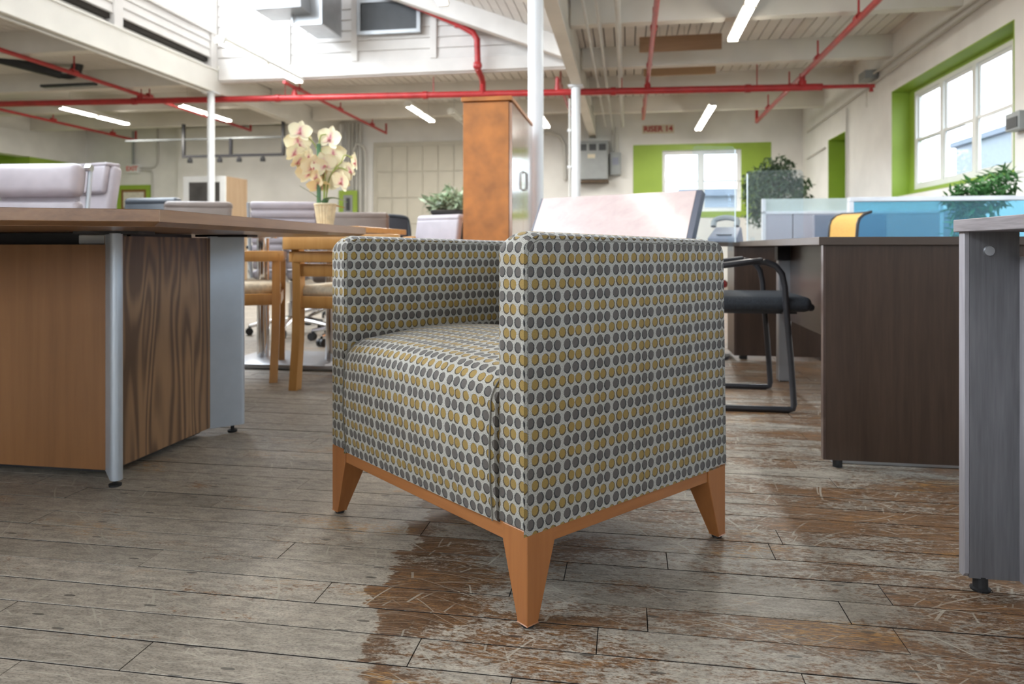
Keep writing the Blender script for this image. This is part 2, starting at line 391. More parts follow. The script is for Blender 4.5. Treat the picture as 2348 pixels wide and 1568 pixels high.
PW = .0825
def floorwood():
    m, t, b = newmat('worn_floor_boards')
    geo = N(t, 'ShaderNodeNewGeometry')
    rm = mapped(t, geo.outputs['Position'], (1,1,1), (0,0,TH))      # room axes: x along the boards
    sp = N(t, 'ShaderNodeSeparateXYZ'); t.links.new(geo.outputs['Position'], sp.inputs[0])
    oi = N(t, 'ShaderNodeObjectInfo').outputs['Random']
    g = noise(t, mapped(t, rm, (9, 130, 1)), 1.0, 5, .65, .3)
    g2 = noise(t, mapped(t, rm, (35, 260, 1)), 1.0, 3, .7)
    big = noise(t, mapped(t, rm, (1.1, 2.6, 1)), 1.0, 4, .6)
    patch = noise(t, mapped(t, rm, (3.2, 9, 1)), 1.0, 6, .72, .4)
    speck = noise(t, mapped(t, rm, (60, 140, 1)), 1.0, 3, .75)
    # old varnish survives right of a stepped line that runs towards the back (wear pattern of the aisle)
    rsep = N(t, 'ShaderNodeSeparateXYZ'); t.links.new(rm, rsep.inputs[0])
    wrow = N(t, 'ShaderNodeTexWhiteNoise', noise_dimensions='1D')
    t.links.new(math_(t, 'FLOOR', math_(t, 'DIVIDE', rsep.outputs[1], PW)), wrow.inputs['W'])
    edge = math_(t, 'ADD', sp.outputs[0], math_(t, 'ADD', math_(t, 'MULTIPLY', math_(t, 'SUBTRACT', patch, .5), .10), math_(t, 'MULTIPLY', math_(t, 'SUBTRACT', wrow.outputs['Value'], .5), .05)))
    dist = math_(t, 'ADD', edge, .255)
    right = math_(t, 'MULTIPLY', dist, 45.0, None, True)
    strip = math_(t, 'SUBTRACT', 1.0, math_(t, 'MULTIPLY', math_(t, 'ADD', math_(t, 'SUBTRACT', dist, .10), math_(t, 'MULTIPLY', math_(t, 'SUBTRACT', big, .5), .5)), 9.0, None, True))
    far = math_(t, 'MULTIPLY', math_(t, 'SUBTRACT', sp.outputs[0], .40), .7, None, True)
    rnd_ = math_(t, 'ADD', math_(t, 'MULTIPLY', math_(t, 'SUBTRACT', patch, .5), 1.5), math_(t, 'MULTIPLY', math_(t, 'SUBTRACT', speck, .5), 1.1))
    varn = math_(t, 'ADD', math_(t, 'MULTIPLY', right, math_(t, 'MULTIPLY_ADD', strip, .42, .30)), rnd_)
    varn = math_(t, 'ADD', math_(t, 'ADD', varn, math_(t, 'MULTIPLY', far, .38)), math_(t, 'MULTIPLY', math_(t, 'SUBTRACT', oi, .5), .25))
    varn = ramp(t, varn, [(.26, 0.0), (.46, 1.0)])
    grey = ramp(t, math_(t, 'ADD', math_(t, 'MULTIPLY', g, .5), math_(t, 'MULTIPLY', big, .5)), [(.3, (.215,.182,.145)), (.52, (.335,.29,.235)), (.72, (.44,.39,.32))])
    brown = ramp(t, math_(t, 'ADD', math_(t, 'MULTIPLY', g2, .5), math_(t, 'MULTIPLY', patch, .5)), [(.32, (.07,.034,.015)), (.55, (.155,.080,.037)), (.75, (.35,.17,.055))])
    c = mixc(t, varn, grey, brown)
    fine = noise(t, mapped(t, rm, (160, 420, 1)), 1.0, 2, .7)
    pits = ramp(t, fine, [(.34, 0.62), (.46, 1.0), (.62, 1.12)])
    mf = N(t, 'ShaderNodeMix', data_type='RGBA', blend_type='MULTIPLY'); mf.inputs[0].default_value = 1.0
    t.links.new(c, mf.inputs[6]); t.links.new(pits, mf.inputs[7]); c = mf.outputs[2]
    mot = ramp(t, noise(t, mapped(t, rm, (22, 55, 1), loc=(5,2,0)), 1.0, 4, .75), [(.36, .72), (.52, 1.0), (.66, 1.16)])
    m3 = N(t, 'ShaderNodeMix', data_type='RGBA', blend_type='MULTIPLY'); m3.inputs[0].default_value = 1.0
    t.links.new(c, m3.inputs[6]); t.links.new(mot, m3.inputs[7]); c = m3.outputs[2]
    tone = math_(t, 'MULTIPLY_ADD', oi, .22, .87)
    mul = N(t, 'ShaderNodeMix', data_type='RGBA', blend_type='MULTIPLY'); mul.inputs[0].default_value = 1.0
    t.links.new(c, mul.inputs[6]); t.links.new(tone, mul.inputs[7]); c = mul.outputs[2]
    # orange paint traces
    og = math_(t, 'MULTIPLY', ramp(t, noise(t, mapped(t, rm, (2.1, 7, 1), loc=(3.7,1.2,0)), 1.0, 3, .6), [(.62, 0.0), (.72, 1.0)]), ramp(t, g2, [(.5, 0.0), (.58, .75)]))
    c = mixc(t, og, c, (.40,.20,.045))
    # scratches: thin lines in several directions
    wobble = N(t, 'ShaderNodeVectorMath', operation='ADD')
    nz = N(t, 'ShaderNodeTexNoise', noise_dimensions='2D'); inp(nz, Scale=2.2, Detail=1.0); t.links.new(rm, nz.inputs['Vector'])
    sc_ = N(t, 'ShaderNodeVectorMath', operation='SCALE'); sc_.inputs['Scale'].default_value = .16; t.links.new(nz.outputs['Color'], sc_.inputs[0])
    t.links.new(rm, wobble.inputs[0]); t.links.new(sc_.outputs[0], wobble.inputs[1])
    for i, (ang, sx, sy, thr, amt) in enumerate(((.5, 2.2, 13, .006, .65), (-.75, 2.6, 14, .0055, .7), (1.25, 2.1, 12, .0055, .65), (.10, 4, 30, .010, .6), (2.3, 1.9, 12, .0055, .7), (-.3, 5, 28, .009, .6), (.9, 6, 34, .009, .55), (1.7, 4, 24, .007, .55))):
        vo = N(t, 'ShaderNodeTexVoronoi', feature='DISTANCE_TO_EDGE', voronoi_dimensions='2D'); inp(vo, Scale=1.0)
        t.links.new(mapped(t, wobble.outputs[0], (sx, sy, 1), (0,0,ang), (i*7.3, i*3.1, 0)), vo.inputs['Vector'])
        ln = math_(t, 'LESS_THAN', vo.outputs['Distance'], thr)
        msk = ramp(t, noise(t, mapped(t, rm, (5.0, 5.0, 1), loc=(i*2.7, 9.1*i, 0)), 1.0, 2), [(.46, 0.0), (.55, 1.0)])
        c = mixc(t, math_(t, 'MULTIPLY', math_(t, 'MULTIPLY', ln, msk), amt), c, (.42,.38,.31))
    # small dark knots and nail holes
    vo = N(t, 'ShaderNodeTexVoronoi', voronoi_dimensions='2D'); inp(vo, Scale=1.0); t.links.new(mapped(t, rm, (3.1, 11, 1)), vo.inputs['Vector'])
    c = mixc(t, math_(t, 'MULTIPLY', math_(t, 'LESS_THAN', vo.outputs['Distance'], .038), .75), c, (.04,.035,.03))
    t.links.new(c, b.inputs['Base Color'])
    rr = math_(t, 'ADD', math_(t, 'MULTIPLY_ADD', patch, .25, .30), math_(t, 'MULTIPLY', g2, .10))
    t.links.new(rr, b.inputs['Roughness']); b.inputs['Specular IOR Level'].default_value = .55
    bump(t, b, math_(t, 'ADD', math_(t, 'MULTIPLY', g2, .5), math_(t, 'MULTIPLY', patch, .6)), .28, .003)
    M['floor'] = m
mats()

# ------------------------------------------------------------------ the room shell (a = right, b = back)
A_R, A_L, B_B, B_F = 3.335, -12.26, 14.41, -5.2
ZC = 3.38                                   # underside of the ceiling boards
A_G, A_S = -0.69, -6.13                     # right girder line, left girder / clerestory line
B_M = 9.71                                  # column line / end wall of the saw-tooth bay
def roofz(a): return 3.36 + (A_G - a)*0.39

# floor: base slab and the boards on it
floor = struct('floor', MB().box(A_L-.3, A_R+.5, B_F-.3, B_B+.3, -.16, -.011), M['slab'])
MB().box(A_L, A_R, B_F, -1.24, -.0108, -.001).build('floor_margin', M['floor'], floor)
MB().prism([(A_L, -1.3), (-2.6, -1.3), (-2.6, .75), (-11.0, 9.2), (A_L, 9.2)], -.0108, -.004, 'z').build('floor_margin', M['floor'], floor)
MB().prism([(1.7, -1.3), (A_R, -1.3), (A_R, 4.0), (1.7, .75)], -.0108, -.004, 'z').build('floor_margin', M['floor'], floor)
MB().box(A_L, A_R, 10.25, B_B, -.0108, -.001).build('floor_margin', M['floor'], floor)
GAP = .0028; EG = .0015
plank_mesh = {}
def plank(a0, a1, row):
    L = round(a1-a0, 3)
    if L not in plank_mesh:
        me = MB().box(0, L-EG, GAP/2, PW-GAP/2, -.0109, 0).mesh('plank', M['floor'], bevel=.0005)
        me.materials.append(M['slab'])                 # grimy side faces of the board
        for p in me.polygons:
            if abs(p.normal.z) < .5: p.material_index = 1
        plank_mesh[L] = me
    o = link('plank', plank_mesh[L], floor)
    o.location = (a0, row*PW, -random.random()*.0009)
LENS = (.42, .61, .78, .96, 1.2, 1.5)
count = 0; far_mb = MB(); row = -15
while row*PW < 10.2:
    b0 = row*PW; near = row >= 9                     # rows that lie in the photograph
    lo = -1.02*(b0+PW)-.12; hi = .505*(b0+PW)+.1
    a = max(A_L, min(lo, -1.0)-1.9) - random.random()*.3; end = min(A_R, max(hi, .6)+1.3)
    while a < end:
        L = random.choice(LENS)
        if near and count < 290 and a+L > lo and a < hi:
            plank(a, a+L, row); count += 1
        else:
            far_mb.box(a, min(a+L, A_R+.2)-EG, b0+GAP/2, b0+PW-GAP/2, -.0109, -random.random()*.001)
        a += L
    row += 1
fo = far_mb.build('distant_planks', M['floor'], floor); fo['kind'] = 'stuff'
fo.data.materials.append(M['slab'])
for p in fo.data.polygons:
    if abs(p.normal.z) < .5: p.material_index = 1

# back wall with the window opening, right wall with openings, left wall, rear wall
def wall_with_holes(name, mat, along, c0, c1, t0, t1, z0, z1, holes):
    """wall along 'a' or 'b' from c0..c1, thickness t0..t1, rectangular holes (h0,h1,zb,zt)"""
    mb = MB()
    def bx(p0, p1, q0, q1):
        if p1-p0 < 1e-4 or q1-q0 < 1e-4: return
        if along == 'a': mb.box(p0, p1, t0, t1, q0, q1)
        else: mb.box(t0, t1, p0, p1, q0, q1)
    cur = c0
    for (h0, h1, zb, zt) in sorted(holes):
        bx(cur, h0, z0, z1); bx(h0, h1, z0, zb); bx(h0, h1, zt, z1); cur = h1
    bx(cur, c1, z0, z1)
    return struct(name, mb, mat)
# window geometry
WB = (2.06, 4.73, .80, 2.68)     # back wall green panel: a0, a1, zb, zt  (set below from the photograph's proportions)
a_g0, _, zt_g = B_AT(1452, 333, B_B); a_g1, _, _ = B_AT(1768, 333, B_B)
a_w0, _, zt_w = B_AT(1519, 346, B_B); a_w1, _, zb_w = B_AT(1699, 484, B_B)
wall_back = wall_with_holes('wall_back', M['wall'], 'a', A_L-.3, A_R+.5, B_B, B_B+.32, 0, 3.7, [(a_w0, a_w1, zb_w, zt_w)])
RW = (6.80, 9.70, 1.30, 2.655)   # big right window opening b0,b1,zb,zt
RD = (11.58, 12.60, .02, 2.47)   # green recess further back
NW = (-2.9, -0.1, 1.30, 2.655); NW2 = (1.2, 4.9, 1.30, 2.655)
wall_right = wall_with_holes('wall_right', M['wall'], 'b', B_F-.3, B_B+.32, A_R, A_R+.36, 0, 3.7,
                             [(RW[0], RW[1], RW[2], RW[3]), (RD[0], RD[1], RD[2], RD[3]), NW, NW2])
wall_left = wall_with_holes('wall_left', M['wall'], 'b', B_F-.3, B_B+.32, A_L-.3, A_L, 0, 3.7, [(8.6, 12.88, .02, 2.55)])
wall_rear = wall_with_holes('wall_rear', M['wall'], 'a', A_L-.3, A_R+.5, B_F-.3, B_F, 0, 5.9, [(-6.0, 1.0, 1.15, 2.65)])

# green paint round the openings (flat reveals)
def reveals(name, along_wall_a, outer, inner, b0, b1, zb, zt, sill=True):
    mb = MB(); e = .012
    mb.box(along_wall_a-.004, outer, b1-e, b1, zb, zt)     # far jamb
    mb.box(along_wall_a-.004, outer, b0, b0+e, zb, zt)     # near jamb
    mb.box(along_wall_a-.004, outer, b0, b1, zt-e, zt)     # head
    if sill: mb.box(along_wall_a-.004, outer, b0, b1, zb, zb+e)
    return struct(name, mb, M['green'])
trim1 = reveals('trim_1', A_R, A_R+.24, 0, RW[0], RW[1], RW[2], RW[3])
trim2 = reveals('trim_2', A_R, A_R+.30, 0, RD[0], RD[1], RD[2], RD[3], False)
# green infill wall around the glazing of the big window and in the recess
G0, G1, GZ0, GZ1 = 7.22, 9.52, 1.385, 2.60
struct('trim_3', MB().box(A_R+.20, A_R+.27, G1, RW[1], RW[2], RW[3]).box(A_R+.20, A_R+.27, RW[0], G0, RW[2], RW[3])
       .box(A_R+.20, A_R+.27, G0, G1, RW[2], GZ0).box(A_R+.20, A_R+.27, G0, G1, GZ1, RW[3]), M['green'])
struct('door_1', MB().box(A_R+.27, A_R+.32, RD[0], RD[1], .02, RD[3]), M['green'])
# big right window: three double-hung sashes
def sash_window(name, along, c0, c1, zb, zt, t, n, sash=True):
    """white frame; panes are children. along 'b': wall plane at a = t; along 'a': wall plane at b = t"""
    fr = MB(); fw = .045; d = .05
    def bx(mb, p0, p1, q0, q1, d0, d1):
        if along == 'b': mb.box(t+d0, t+d1, p0, p1, q0, q1)
        else: mb.box(p0, p1, t+d0, t+d1, q0, q1)
    bx(fr, c0, c1, zb, zb+fw, 0, d+.03); bx(fr, c0, c1, zt-fw, zt, 0, d)
    wds = (c1-c0)/n
    for i in range(n+1):
        p = c0+i*wds; bx(fr, max(c0, p-fw*.9), min(c1, p+fw*.9), zb+fw, zt-fw, 0, d)
    o = struct(name, fr, M['white'])
    for i in range(n):
        p0 = c0+i*wds+fw*.9; p1 = c0+(i+1)*wds-fw*.9
        zm = (zb+zt)/2
        s = MB()
        for (q0, q1, dd) in (((zb+fw, zm+.02, .012), (zm-.02, zt-fw, .03)) if sash else ((zb+fw, zt-fw, .02),)):
            bx(s, p0, p0+.028, q0, q1, dd, dd+.016); bx(s, p1-.028, p1, q0, q1, dd, dd+.016)
            bx(s, p0+.028, p1-.028, q0, q0+.032, dd, dd+.016); bx(s, p0+.028, p1-.028, q1-.032, q1, dd, dd+.016)
        so = s.build('sash', M['white'], o)
        for (q0, q1, dd) in (((zb+fw, zm+.02, .012), (zm-.02, zt-fw, .03)) if sash else ((zb+fw, zt-fw, .02),)):
            g = MB(); bx(g, p0+.026, p1-.026, q0+.03, q1-.03, dd+.006, dd+.009)
            g.build('pane', M['glass'], so)
    return o
sash_window('window_1', 'b', G0, G1, GZ0, GZ1, A_R+.20, 3)
wb = sash_window('window_2', 'a', a_w0, a_w1, zb_w, zt_w, B_B+.08, 2)
# green panel painted on the back wall round its window
struct('trim_4', MB().box(a_g0, a_w0, B_B-.012, B_B, zb_w-.12, zt_g).box(a_w1, a_g1, B_B-.012, B_B, zb_w-.12, zt_g)
       .box(a_w0, a_w1, B_B-.012, B_B, zt_w, zt_g).box(a_w0, a_w1, B_B-.012, B_B, zb_w-.12, zb_w), M['green'])
sash_window('window_3', 'b', NW[0], NW[1], NW[2], NW[3], A_R+.2, 3)
sash_window('window_4', 'b', NW2[0], NW2[1], NW2[2], NW2[3], A_R+.2, 3)
sash_window('window_5', 'a', -6.0, 1.0, 1.15, 2.65, B_F-.2, 6)
# left wall: green recess and green wall strip
struct('trim_5', MB().box(A_L-.95, A_L+.004, 12.86, 12.92, .02, 2.55).box(A_L-.004, A_L+.012, 12.92, B_B, 0, 2.55)
       .box(A_L-.97, A_L-.95, 8.4, 12.92, 0, 2.6).box(A_L-.97, A_L-.3, 8.4, 12.92, 2.55, 2.6).box(A_L-.97, A_L-.3, 8.4, 8.6, 0, 2.6).box(A_L-.97, A_L-.2, 8.4, 12.92, -.06, .0), M['green'])
# baseboards
struct('baseboard_back', MB().box(A_L, A_R, B_B-.02, B_B, 0, .14), M['wall'])

# ------------------------------------------------------------------ ceiling: boards, beams, girders
ceil_back = MB().box(A_L-.3, A_R+.5, B_M+.125, B_B+.3, ZC+.03, ZC+.10)       # roof deck above the boards
ceil_back.box(A_G, A_R+.5, B_F-.3, B_M+.125, ZC+.03, ZC+.10).box(A_L-.3, A_S, B_F-.3, B_M+.125, ZC+.03, ZC+.10)
ceiling = struct('ceiling', ceil_back, M['gap'])
CBW = .132
def ceil_boards(a0, a1, b0, b1):
    n = int((a1-a0)/CBW); me = MB().box(0, CBW-.013, 0, b1-b0, 0, .03).mesh('ceiling_board', M['ceil'])
    for i in range(n+1):
        o = link('ceiling_board', me, ceiling); o.location = (a0+i*CBW, b0, ZC)
ceil_boards(A_G, A_R, 1.0, B_B)
ceil_boards(A_S+.1, A_G-.132, B_M+.125, B_B)
ceil_boards(A_L, A_S-.1, 5.5, B_B)
struct_deck = MB().box(A_L, A_S-.1, B_F, 5.5, ZC, ZC+.03).box(A_G, A_R, B_F, 1.0, ZC, ZC+.03).build('ceiling_lining', M['ceil'], ceiling)
# cross beams
for b in (-3.4, -1.5, .38, 2.26, 4.1, 5.97, 7.83):
    MB().box(A_G+.07, A_R, b-.07, b+.07, 3.10, ZC).build('beam', M['beam'], ceiling)
    MB().box(A_L, A_S-.1, b-.07, b+.07, 3.10, ZC).build('beam', M['beam'], ceiling)
for b in (B_M+.02, 11.35, 12.95):
    MB().box(A_L, A_S-.08, b-.07, b+.07, 3.10, ZC).build('beam', M['beam'], ceiling)
    MB().box(A_S+.1, A_G-.08, max(b-.07, B_M+.125), b+.07+(.06 if b < 10 else 0), 3.14, ZC).build('beam', M['beam'], ceiling)
    MB().box(A_G+.08, A_R, b-.07, b+.07, 3.10, ZC).build('beam', M['beam'], ceiling)
# girders along b on the column lines (I-shape on the left one)
g = MB().box(A_G-.07, A_G+.07, B_F, B_B, 2.88, 2.91).box(A_G-.05, A_G+.05, B_F, B_B, 2.91, 3.36)
g.build('girder', M['beam'], ceiling)
g = MB().box(A_S-.09, A_S+.09, B_F, B_B, 2.97, 2.995).box(A_S-.09, A_S+.09, B_F, B_B, 3.295, 3.32).box(A_S-.03, A_S+.075, B_F, B_B, 2.995, 3.295)
g.build('girder', M['steel'], ceiling)
MB().box(A_S-.09, A_S+.09, B_M, B_B, 3.32, ZC).build('girder_packing', M['beam'], ceiling)
# saw-tooth roof: boards, rafters
def slope_pts(a0, a1, b0, b1, dz0, dz1):
    lo = [(a0,b0,roofz(a0)+dz0),(a1,b0,roofz(a1)+dz0),(a1,b1,roofz(a1)+dz0),(a0,b1,roofz(a0)+dz0)]
    hi = [(x,y,z+dz1-dz0) for (x,y,z) in lo]; return lo, hi
MB().hexa(*slope_pts(A_S-.25, A_G, B_F-.3, B_M+.1, .03, .10)).build('saw_tooth_roof_deck', M['gap'], ceiling)
n = int((A_G-A_S)/CBW)
for i in range(n):
    a0 = A_G-(i+1)*CBW
    MB().hexa(*slope_pts(a0+.005, a0+CBW-.005, B_F, B_M, 0, .03)).build('roof_board', M['siding'], ceiling)
for b in (-3.4, -.6, 2.2, 5.0, 7.3, 9.3):
    MB().hexa(*slope_pts(A_S, A_G-.07, b-.08, b+.08, -.26, 0)).build('rafter', M['siding'], ceiling)
# end wall of the saw-tooth bay: horizontal boards
ew = MB(); zz = 3.36
ew.add([(A_S, B_M+.06, 3.14), (A_G, B_M+.06, 3.14), (A_G, B_M+.06, roofz(A_G)), (A_S, B_M+.06, roofz(A_S)),
        (A_S, B_M+.12, 3.14), (A_G, B_M+.12, 3.14), (A_G, B_M+.12, roofz(A_G)), (A_S, B_M+.12, roofz(A_S))],
       [(0,1,2,3),(7,6,5,4),(0,4,5,1),(1,5,6,2),(2,6,7,3),(3,7,4,0)])
wall_end = struct('wall_saw_tooth_end', ew, M['siding'])
z = 3.345; SB = .155
while z < 5.3:
    a_end = min(A_G, A_G-(z+SB-3.36)/.39)
    if a_end > A_S+.3:
        MB().hexa([(A_S+.05, B_M+.028, z+.006), (a_end, B_M+.028, z+.006), (a_end, B_M+.06, z+.006), (A_S+.05, B_M+.06, z+.006)],
                  [(A_S+.05, B_M+.045, z+SB), (a_end, B_M+.045, z+SB), (a_end, B_M+.06, z+SB), (A_S+.05, B_M+.06, z+SB)]).build('siding_board', M['siding'], wall_end)
    z += SB
MB().box(A_S+.08, A_G-.06, B_M+.015, B_M+.06, 3.16, 3.355).build('bottom_beam', M['siding'], wall_end, bevel=.006)
for a in (B_AT(657, 0, B_M)[0], B_AT(812, 0, B_M)[0], B_AT(993, 0, B_M)[0]):
    MB().box(a-.045, a+.045, B_M, B_M+.06, 3.355, roofz(a)).build('wall_stud', M['siding'], wall_end)
# near end wall behind the camera
struct('wall_saw_tooth_near', MB().add([(A_S, B_F-.02, 3.3), (A_G, B_F-.02, 3.3), (A_G, B_F-.02, roofz(A_G)), (A_S, B_F-.02, roofz(A_S))], [(0,1,2,3)]), M['siding'])
# clerestory side on the left girder: posts, low siding, glazing
cl = MB()
for b in (-4.8, -3.0, -1.2, .6, 2.4, 4.2, 6.0, 7.66, 9.66):
    cl.box(A_S-.06, A_S+.06, b-.075, b+.075, 3.32, 5.44)
cl.box(A_S-.07, A_S+.07, B_F, B_M, 5.30, 5.44)
cler = struct('wall_clerestory', cl, M['siding'])
z = 3.475
for k in range(3):
    MB().hexa([(A_S-.03, B_F, z), (A_S+.045, B_F, z), (A_S+.045, B_M-.03, z), (A_S-.03, B_M-.03, z)],
              [(A_S-.03, B_F, z+.115), (A_S+.030, B_F, z+.115), (A_S+.030, B_M-.03, z+.115), (A_S-.03, B_M-.03, z+.115)]).build('siding_board', M['siding'], cler)
    z += .12
MB().box(A_S-.05, A_S+.075, B_F, B_M-.03, 3.835, 3.875).build('sill', M['siding'], cler)
bs = (-4.8, -3.0, -1.2, .6, 2.4, 4.2, 6.0, 7.66, 9.66)
for i in range(len(bs)-1):
    MB().box(A_S-.006, A_S, bs[i]+.075, bs[i+1]-.075, 3.875, 5.30).build('pane', M['glass'], cler)
# conduit and cable runs below the left girder
tag(MB().tube([(A_S+.02, 5.0, 2.945), (A_S+.02, B_M-.2, 2.945)], .014, 8).build('conduit', M['conduit'], None, True),
    'thin pale conduit run under the white girder at the upper left', 'conduit').rotation_euler = (0,0,-TH)

# ------------------------------------------------------------------ columns
def column(a, b, r, z1, label, box=False):
    o = thing('steel_column', label, 'column', W(a, b), -TH)
    MB().lathe([(r, 0), (r, z1)], 28).build('shaft', M['column'], o, True)
    MB().box(-.13, .13, -.13, .13, 0, .015).build('base_plate', M['column'], o)
    MB().box(-.10, .10, -.09, .09, z1, z1+.022).build('cap_plate', M['column'], o)
    return o
column(-.735, 5.68, .063, 2.857, 'thick white steel column right behind the tall cherry cabinet')
c2 = column(-.70, 9.70, .062, 2.857, 'slimmer white column with conduit clips, between tall cabinet and electrical box')
c3 = column(A_S+.02, 9.64, .052, 2.947, 'white column standing far left behind the lavender office chairs')
cm = MB().tube([(-.085, -.03, .9), (-.085, -.03, 2.7)], .013, 8); cm.build('conduit', M['conduit'], c2, True)
for z in (1.25, 1.75, 2.25): MB().box(-.115, -.055, -.05, -.01, z, z+.03).build('clip', M['white'], c2)
for z in (1.0,): MB().box(-.15, -.09, -.07, .0, z-.06, z+.06).build('switch_box', M['white'], c2)

# ------------------------------------------------------------------ sprinkler pipework (one connected thing)
sp_ = thing('sprinkler_pipework', 'red painted sprinkler main with branch pipes running below the ceiling', 'pipe', (0,0,0), -TH)
PB = 9.93
mz = lambda a: 2.79 + (3.0-a)*.0148
MB().tube([(-12.1, PB, mz(-12.1)), (2.55, PB, mz(2.55))], .047, 12).build('main_pipe', M['red'], sp_, True)
MB().tube([(2.5, PB, mz(2.5)), (3.2, PB, mz(3.2))], .026, 10).build('main_tail', M['red'], sp_, True)
MB().lathe([(.0,-.06),(.03,-.055),(.022,0),(.03,.03),(0,.032)], 10, (3.16, PB, mz(3.2)-.02)).build('sprinkler_head', M['red'], sp_, True)
for a in (-10.2, -7.6, -5.2, -2.9, -.2, 1.6):
    MB().tube([(a-.035, PB, mz(a)), (a+.035, PB, mz(a))], .058, 12).build('coupling', M['red'], sp_, True)
    MB().tube([(a+.12, PB, mz(a)+.04), (a+.12, PB, ZC-.01 if a < A_S or a > A_G else 3.14)], .007, 6).build('hanger_rod', M['red'], sp_)
# branches along b: a, z, b0, b1, riser
for (a, zb_, b0, b1, r) in ((2.30, 2.98, 4.0, 13.3, .033), (.27, 2.98, 4.0, 12.7, .028), (-7.5, 3.07, 5.0, 13.2, .03), (-4.93, 3.07, 9.6, 14.0, .026), (-10.6, 3.05, 6.5, 13.9, .026), (-.98, 3.05, PB, 13.4, .024)):
    MB().tube([(a, b0, zb_), (a, b1, zb_-.04)], r, 10).build('branch_pipe', M['red'], sp_, True)
    MB().tube([(a, PB, mz(a)), (a, PB, zb_)], r*1.15, 10).build('riser', M['red'], sp_, True)
    MB().tube([(a, PB, mz(a)+.02), (a, PB, mz(a)+.085)], r*1.6, 10).build('tee', M['red'], sp_, True)
    b = b0+.5
    while b < b1:
        MB().tube([(a, b-.05, zb_), (a, b+.05, zb_)], r*1.35, 10).build('coupling', M['red'], sp_, True)
        MB().tube([(a, b, zb_), (a, b, min(zb_+.22, ZC-.01))], .011, 6).build('hanger_rod', M['red'], sp_, True)
        b += 1.55
    MB().tube([(a, b1, zb_-.03), (a, b1, zb_+.16)], r*.8, 8).build('hanger_rod', M['red'], sp_, True)
# pipe that follows the saw-tooth slope and drops to the main
pp = []
for (u, v, b) in ((760, -75, 9.52), (925, 2, 9.52), (1050, 55, 9.53), (1085, 75, 9.54), (1094, 90, 9.55), (1096, 160, 9.58), (1104, 176, 9.75), (1107, 190, 9.88), (1107, 219, PB)):
    pp.append(B_AT(u, v, b))
MB().tube(pp, .043, 12).build('sloping_pipe', M['red'], sp_, True)
for (u, v) in ((1050, 55), (1095, 150)):
    q = B_AT(u, v, 9.55); MB().rbox(q, (.12,.11,.11), .04, 2).build('coupling', M['red'], sp_, True)
q = B_AT(1047, 30, 9.53); MB().tube([q, B_AT(1050, 52, 9.53)], .03, 8).build('sprinkler_nipple', M['red'], sp_, True)

# ------------------------------------------------------------------ fluorescent fixtures
def light(a, b0, L, z, label, n_in_line=2, power=70.0, wing=.07, lit=True, off=0.0):
    o = thing('fluorescent_light', label, 'light', W(a, b0, z), -TH, 'ceiling strip lights')
    MB().prism([(-wing, .02), (-.03, .075), (.03, .075), (wing, .02), (wing-.01, .012), (-wing+.01, .012)], 0, L, 'y').build('housing', M['tubeoff'], o)
    seg = L/n_in_line
    for k in range(n_in_line):
        for s in (-1, 1):
            MB().tube([(s*wing*.5, k*seg+.05, .004), (s*wing*.5, (k+1)*seg-.05, .004)], .0165, 8).build('tube', M['tube'] if lit else M['tubeoff'], o, True)
        MB().box(-wing*.8, wing*.8, k*seg+.0, k*seg+.045, -.016, .03).build('socket', M['tubeoff'], o)
    MB().box(-wing*.8, wing*.8, L-.045, L, -.016, .03).build('socket', M['tubeoff'], o)
    for q in (.25, L-.25):
        MB().tube([(0, q, .07), (0, q, max(.09, (ZC-z) if off == 0 else off))], .005, 6).build('hanger', M['conduit'], o)
    if lit:
        l = bpy.data.lights.new('strip', 'AREA'); l.shape = 'RECTANGLE'; l.size = .11; l.size_y = L*.95; l.energy = power; l.color = (1.0, .965, .91)
        lo = bpy.data.objects.new('strip_glow', l); COL.objects.link(lo); lo.parent = o
        lo.location = (0, L/2, -.03)
    return o
light(1.17, 5.9, 2.4, 3.0, 'long twin-tube strip light at the top right, nearest to the big window')
light(1.30, 11.2, 2.4, 2.86, 'strip light glowing above the RISER 14 lettering')
light(-4.68, 7.54, 2.06, 3.05, 'long strip light in front of the blown-out white siding', off=1.6)
light(-2.05, 6.2, 1.55, 3.40, 'strip light cut by the top edge above the red pipe elbow', off=.5)
light(-3.55, 11.1, 1.5, 2.98, 'short strip light just left of the tall cabinet top')
light(-1.45, 11.2, 1.6, 2.85, 'strip light peeping out right beside the thick white column')
light(-9.2, 10.2, 1.66, 2.96, 'lit strip light at the far left below the red main pipe', power=110)
light(-7.2, 10.43, 1.53, 2.98, 'lit strip light crossed by the far left white column')
light(1.2, 2.6, 2.44, 3.0, 'strip light over the grey desk, outside the picture', power=4)
light(-1.75, 1.2, 2.44, 3.15, 'strip light over the walnut table, outside the picture', power=4, off=.9)
light(-8.9, 2.6, 2.44, 3.0, 'strip light of the left bay, outside the picture', power=26)
light(-2.75, 12.2, 1.25, 3.02, 'unlit strip light left of the column line near the panelled door', lit=False)
light(-3.05, 12.0, 1.25, 3.02, 'second unlit strip light beside the other near the panelled door', lit=False)


# ------------------------------------------------------------------ the dotted club armchair
CW, CD = .727, .609
HR, HA, AT_ = .169, .690, .076
arm_yaw = .7122
ac = thing('armchair', 'club armchair upholstered in grey and mustard dotted fabric on a cherry wood frame', 'armchair', (.0262, 1.2155, 0), arm_yaw)
